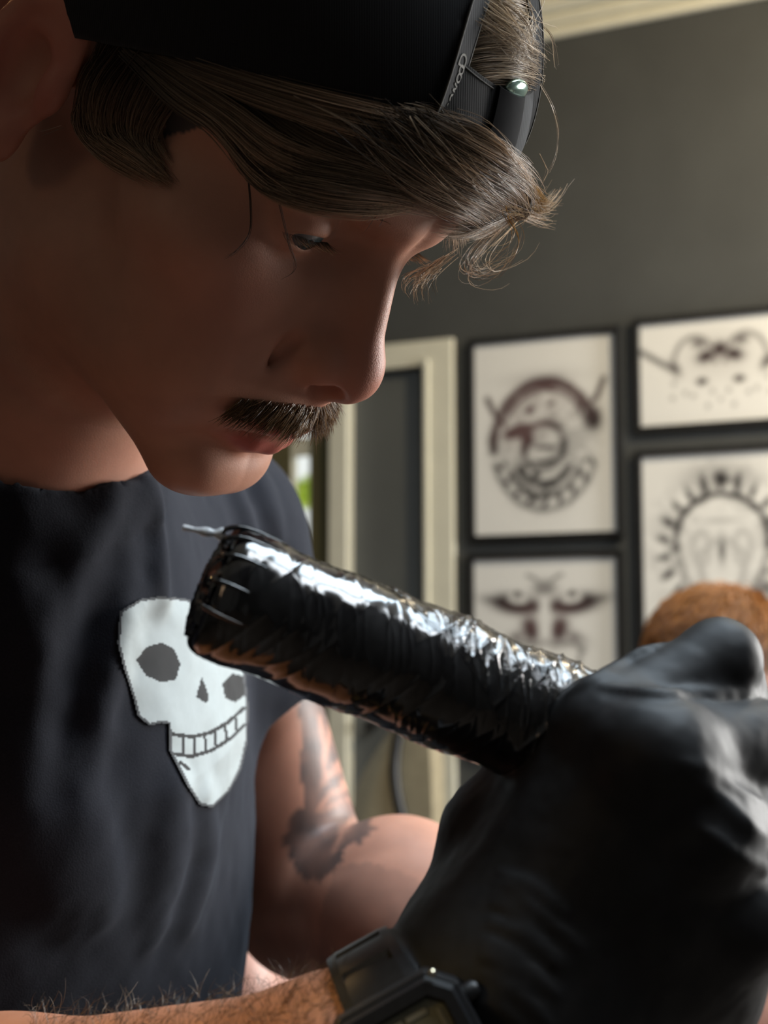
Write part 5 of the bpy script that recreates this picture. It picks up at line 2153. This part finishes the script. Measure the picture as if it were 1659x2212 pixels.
bbox((-.26, -.26, BED_Z - .09), (.26, .20, BED_Z), 'seat_cushion', M['grey_vinyl'], .03)
back_ax = np.stack([b_s, b_d * math.cos(.95) + ZU * math.sin(.95), -b_d * math.sin(.95) + ZU * math.cos(.95)])
adopt(MB().box(c_pel, back_ax, (-.17, -.04, -.235), (.17, .56, -.148)).build('back_cushion', M['grey_vinyl'], bevel=.03), bed)
bbox((-.26, -.28, BED_Z - .15), (.26, .34, BED_Z - .095), 'frame', M['black_metal'], .006)
bbox((-.14, -.10, .06), (.14, .22, BED_Z - .15), 'column', M['black_metal'], .01)
bbox((-.32, -.45, 0.0), (.32, .35, .06), 'base', M['black_metal'], .01)
client = thing('person', 'client with auburn hair reclining behind the gloved hand', 'person', tuple(b_o))
c_sh = [c_ch + ZU * .12 + b_s * s_ * .17 for s_ in (-1, 1)]
c_hipL, c_hipR = c_pel - b_s * .09, c_pel + b_s * .09
c_kneeL = Wp(640, 2110, 1.27)
c_ankL = Wp(452, 2118, .93)
c_ankR = Wp(1795, 2285, .62)
c_kneeR = (c_hipR + c_ankR) / 2 + ZU * .04
f_head = (np.array([.80, .50, -.15]))
f_head /= np.linalg.norm(f_head)
HA = frame(f_head, (0, 0, 1))                      # rows: right, forward, up
HA[0] = np.cross(HA[1], HA[2])
# padded rests that carry the two lower legs
for k_, (pt, dr_) in enumerate(((c_ankL, c_ankL - c_kneeL), (c_ankR, c_ankR - c_kneeR))):
    u_d = dr_ * [1, 1, 0] / np.linalg.norm(dr_[:2])
    R3_ = np.stack([np.array([u_d[1], -u_d[0], 0]), u_d, ZU])
    zt = pt[2] - (.058 if k_ == 0 else .050)
    hw_ = .065 if k_ == 0 else .06
    pt = pt + np.array([.03, .03, 0]) if k_ == 0 else pt
    rest = MB().box(pt * [1, 1, 0], R3_, (-hw_, -.03, zt - .05), (hw_, .09, zt)).build('leg_rest', M['grey_vinyl'], bevel=.02)
    adopt(rest, bed)
    adopt(MB().tube([pt * [1, 1, 0] + ZU * (zt - .07), b_o + ZU * (BED_Z - .12)], [.016, .016], 10).build('rest_bar', M['black_metal']), bed)


def client_sdf(p):
    q = (p - c_head) @ HA.T
    d = head_sdf(q * 1.0) if len(q) < 400000 else head_sdf(q)
    d = smin(d, s_cone(p, c_head - ZU * .06, c_ch + ZU * .10, .052, .06), .03)
    d = smin(d, s_cone(p, c_ch, c_pel, .125, .12), .06)
    d = smin(d, s_cone(p, c_sh[0], c_sh[1], .065, .065), .06)
    for s_, sh in zip((-1, 1), c_sh):
        el = sh - ZU * .24 + b_s * s_ * .08 - b_d * .02
        wr = el - b_d * .20 - b_s * s_ * .10 + ZU * .03
        d = smin(d, s_chain(p, [sh, el, wr], [.052, .042, .03], .02), .02)
        d = smin(d, s_cone(p, wr, wr - b_d * .09 - b_s * s_ * .03, .03, .018), .02)
    d = smin(d, s_chain(p, [c_hipL, c_kneeL, c_ankL], [.082, .056, .040], .03), .04)
    toe = c_ankL + np.array([-.075, -.05, .015])
    d = smin(d, s_cone(p, c_ankL + np.array([0, 0, -.01]), toe, .036, .022), .03)
    d = smin(d, s_chain(p, [c_hipR, c_kneeR, c_ankR], [.082, .06, .042], .03), .04)
    return d


allp = np.array([c_head + [0, 0, .16], c_head + .14, c_head - .14, c_pel, *c_sh, c_kneeL, c_ankL + np.array([-.12, -.08, .03]), c_kneeR, c_ankR])
Vc, Qc = surface_nets(client_sdf, allp.min(0) - .10, allp.max(0) + .10, .0065, project=1, slack=.02)
cb_ = mesh_obj('body', Vc, Qc, M['skin_pink'], None, attrs={'red': np.full(len(Vc), .05), 'ink': np.clip(.35 * (vnoise(Vc * 60) > .25) * (nrm(Vc - c_ankR) < .2), 0, 1)})
adopt(cb_, client)
# dark top and shorts
top_f = lambda p: np.maximum(smin(s_cone(p, c_ch, c_pel, .135, .13), s_cone(p, c_sh[0], c_sh[1], .072, .072), .06), -s_cone(p, c_head, c_ch + ZU * .12, .07, .06))
Vc2, Qc2 = surface_nets(top_f, np.minimum(c_pel, c_ch) - .30, np.maximum(c_pel, c_ch) + .30, .011, project=1, slack=.02)
adopt(mesh_obj('top', Vc2, Qc2, M['dark_cloth']), client)
sh_f = lambda p: smin(s_cone(p, c_hipL, c_hipL * .5 + c_kneeL * .5, .095, .085), s_cone(p, c_hipR, c_hipR * .5 + c_kneeR * .5, .095, .085), .05)
Vc3, Qc3 = surface_nets(sh_f, np.minimum(np.minimum(c_hipL, c_kneeL), c_kneeR) - .14, np.maximum(c_hipL, c_hipR) + .14, .011, project=1, slack=.02)
adopt(mesh_obj('shorts', Vc3, Qc3, M['dark_cloth']), client)
# hair: short strands all over the scalp
nh = 6500
u1, u2 = hr.random(nh), hr.random(nh)
z_ = 1 - 1.55 * u1
ph_ = 2 * np.pi * u2
dh = np.stack([np.sqrt(np.clip(1 - z_ ** 2, 0, 1)) * np.cos(ph_), np.sqrt(np.clip(1 - z_ ** 2, 0, 1)) * np.sin(ph_), z_], -1)
dh = dh[(dh[:, 2] > -.35 + .95 * np.clip(dh[:, 1], 0, 1))]
o_h = np.array([0, -8, 45.])
t_h = ray_iso(o_h, dh, 1.0, 30, 160)
rt = o_h + dh * t_h[:, None]
fl = np.stack([dh[:, 0] * .5, dh[:, 1] * .3 - .5, dh[:, 2] * .2 - .5], -1) + dh * .55 + hr.normal(size=dh.shape) * .12
fl /= nrm(fl)[:, None]
Sc = rooted(rt, fl, hr.uniform(26, 40, len(rt)), -dh * .35 + np.array([0, 0, -.25]), 7)
Sw = c_head + (Sc * MM) @ HA
V_, F_, rn_, al_ = strands_mesh(Sw, .0011 * hr.uniform(.8, 1.3, len(Sw)), .5)
ho = mesh_obj('hair', V_, F_, M['hair_orange'], None, attrs={'rnd': rn_, 'along': al_})
ho['kind'] = 'stuff'
ho['label'] = 'auburn hair'
adopt(ho, client)
# stool of the tattooist
stool = thing('stool', 'black stool the tattooist sits on', 'stool', (-0.24, 0.72, 0))
adopt(MB().tube([(-.24, .72, .50), (-.24, .72, .515), (-.24, .72, .565), (-.24, .72, .58)], [.15, .17, .17, .155], 28).build('seat', M['black_metal'], smooth=False), stool)
adopt(MB().tube([(-.24, .72, .06), (-.24, .72, .50)], [.025, .025], 14).build('column', M['steel'], smooth=True), stool)
for k in range(5):
    a_ = 2 * math.pi * k / 5
    e_ = np.array([-.24 + .26 * math.cos(a_), .72 + .26 * math.sin(a_), .045])
    adopt(MB().tube([(-.24, .72, .075), e_], [.018, .013], 8).build('foot', M['black_metal']), stool)
    adopt(MB().tube([e_ + [0, -.012, -.02], e_ + [0, .012, -.02]], [.025, .025], 12).build('castor', M['black_plastic']), stool)

# clip lamp beside the camera (out of view)
lamp = thing('clip_lamp', 'black clip lamp with a warm bulb on a bent arm', 'lamp', (-0.95, 0.0, 0))
ld = np.array(LAMP_T - LAMP_P)
ld /= np.linalg.norm(ld)
lp = np.array(LAMP_P)
adopt(MB().tube(spline([(-.95, 0, .03), (-.95, 0, 1.2), (-.90, .0, 1.55), (-.75, .02, 1.62), lp - ld * .11], 24), .009, 10).build('arm', M['black_metal'], smooth=True), lamp)
adopt(MB().tube([lp - ld * .12, lp - ld * .10, lp - ld * .03, lp + ld * .02], [.018, .03, .055, .065], 24, cap=False).build('shade', M['black_metal'], smooth=True), lamp)
adopt(MB().tube([(-.95, 0, 0), (-.95, 0, .03)], [.13, .12], 28).build('base', M['black_metal']), lamp)

fl = thing('rear_fill_lamp', 'unseen floor lamp with a cream drum shade, added for the warm rear fill', 'lamp', (-1.18, -0.58, 0))  # lamp body added to go with the rear fill light
adopt(MB().tube([(-1.18, -.58, 0), (-1.18, -.58, .025)], [.14, .13], 28).build('base', M['black_metal']), fl)
adopt(MB().tube([(-1.18, -.58, .02), (-1.18, -.58, 1.55)], [.011, .011], 12).build('pole', M['black_metal'], smooth=True), fl)
adopt(MB().tube([(-1.18, -.58, 1.76), (-1.18, -.58, 1.98)], [.15, .13], 32, cap=False).build('lamp_shade', M['cream'], smooth=True), fl)
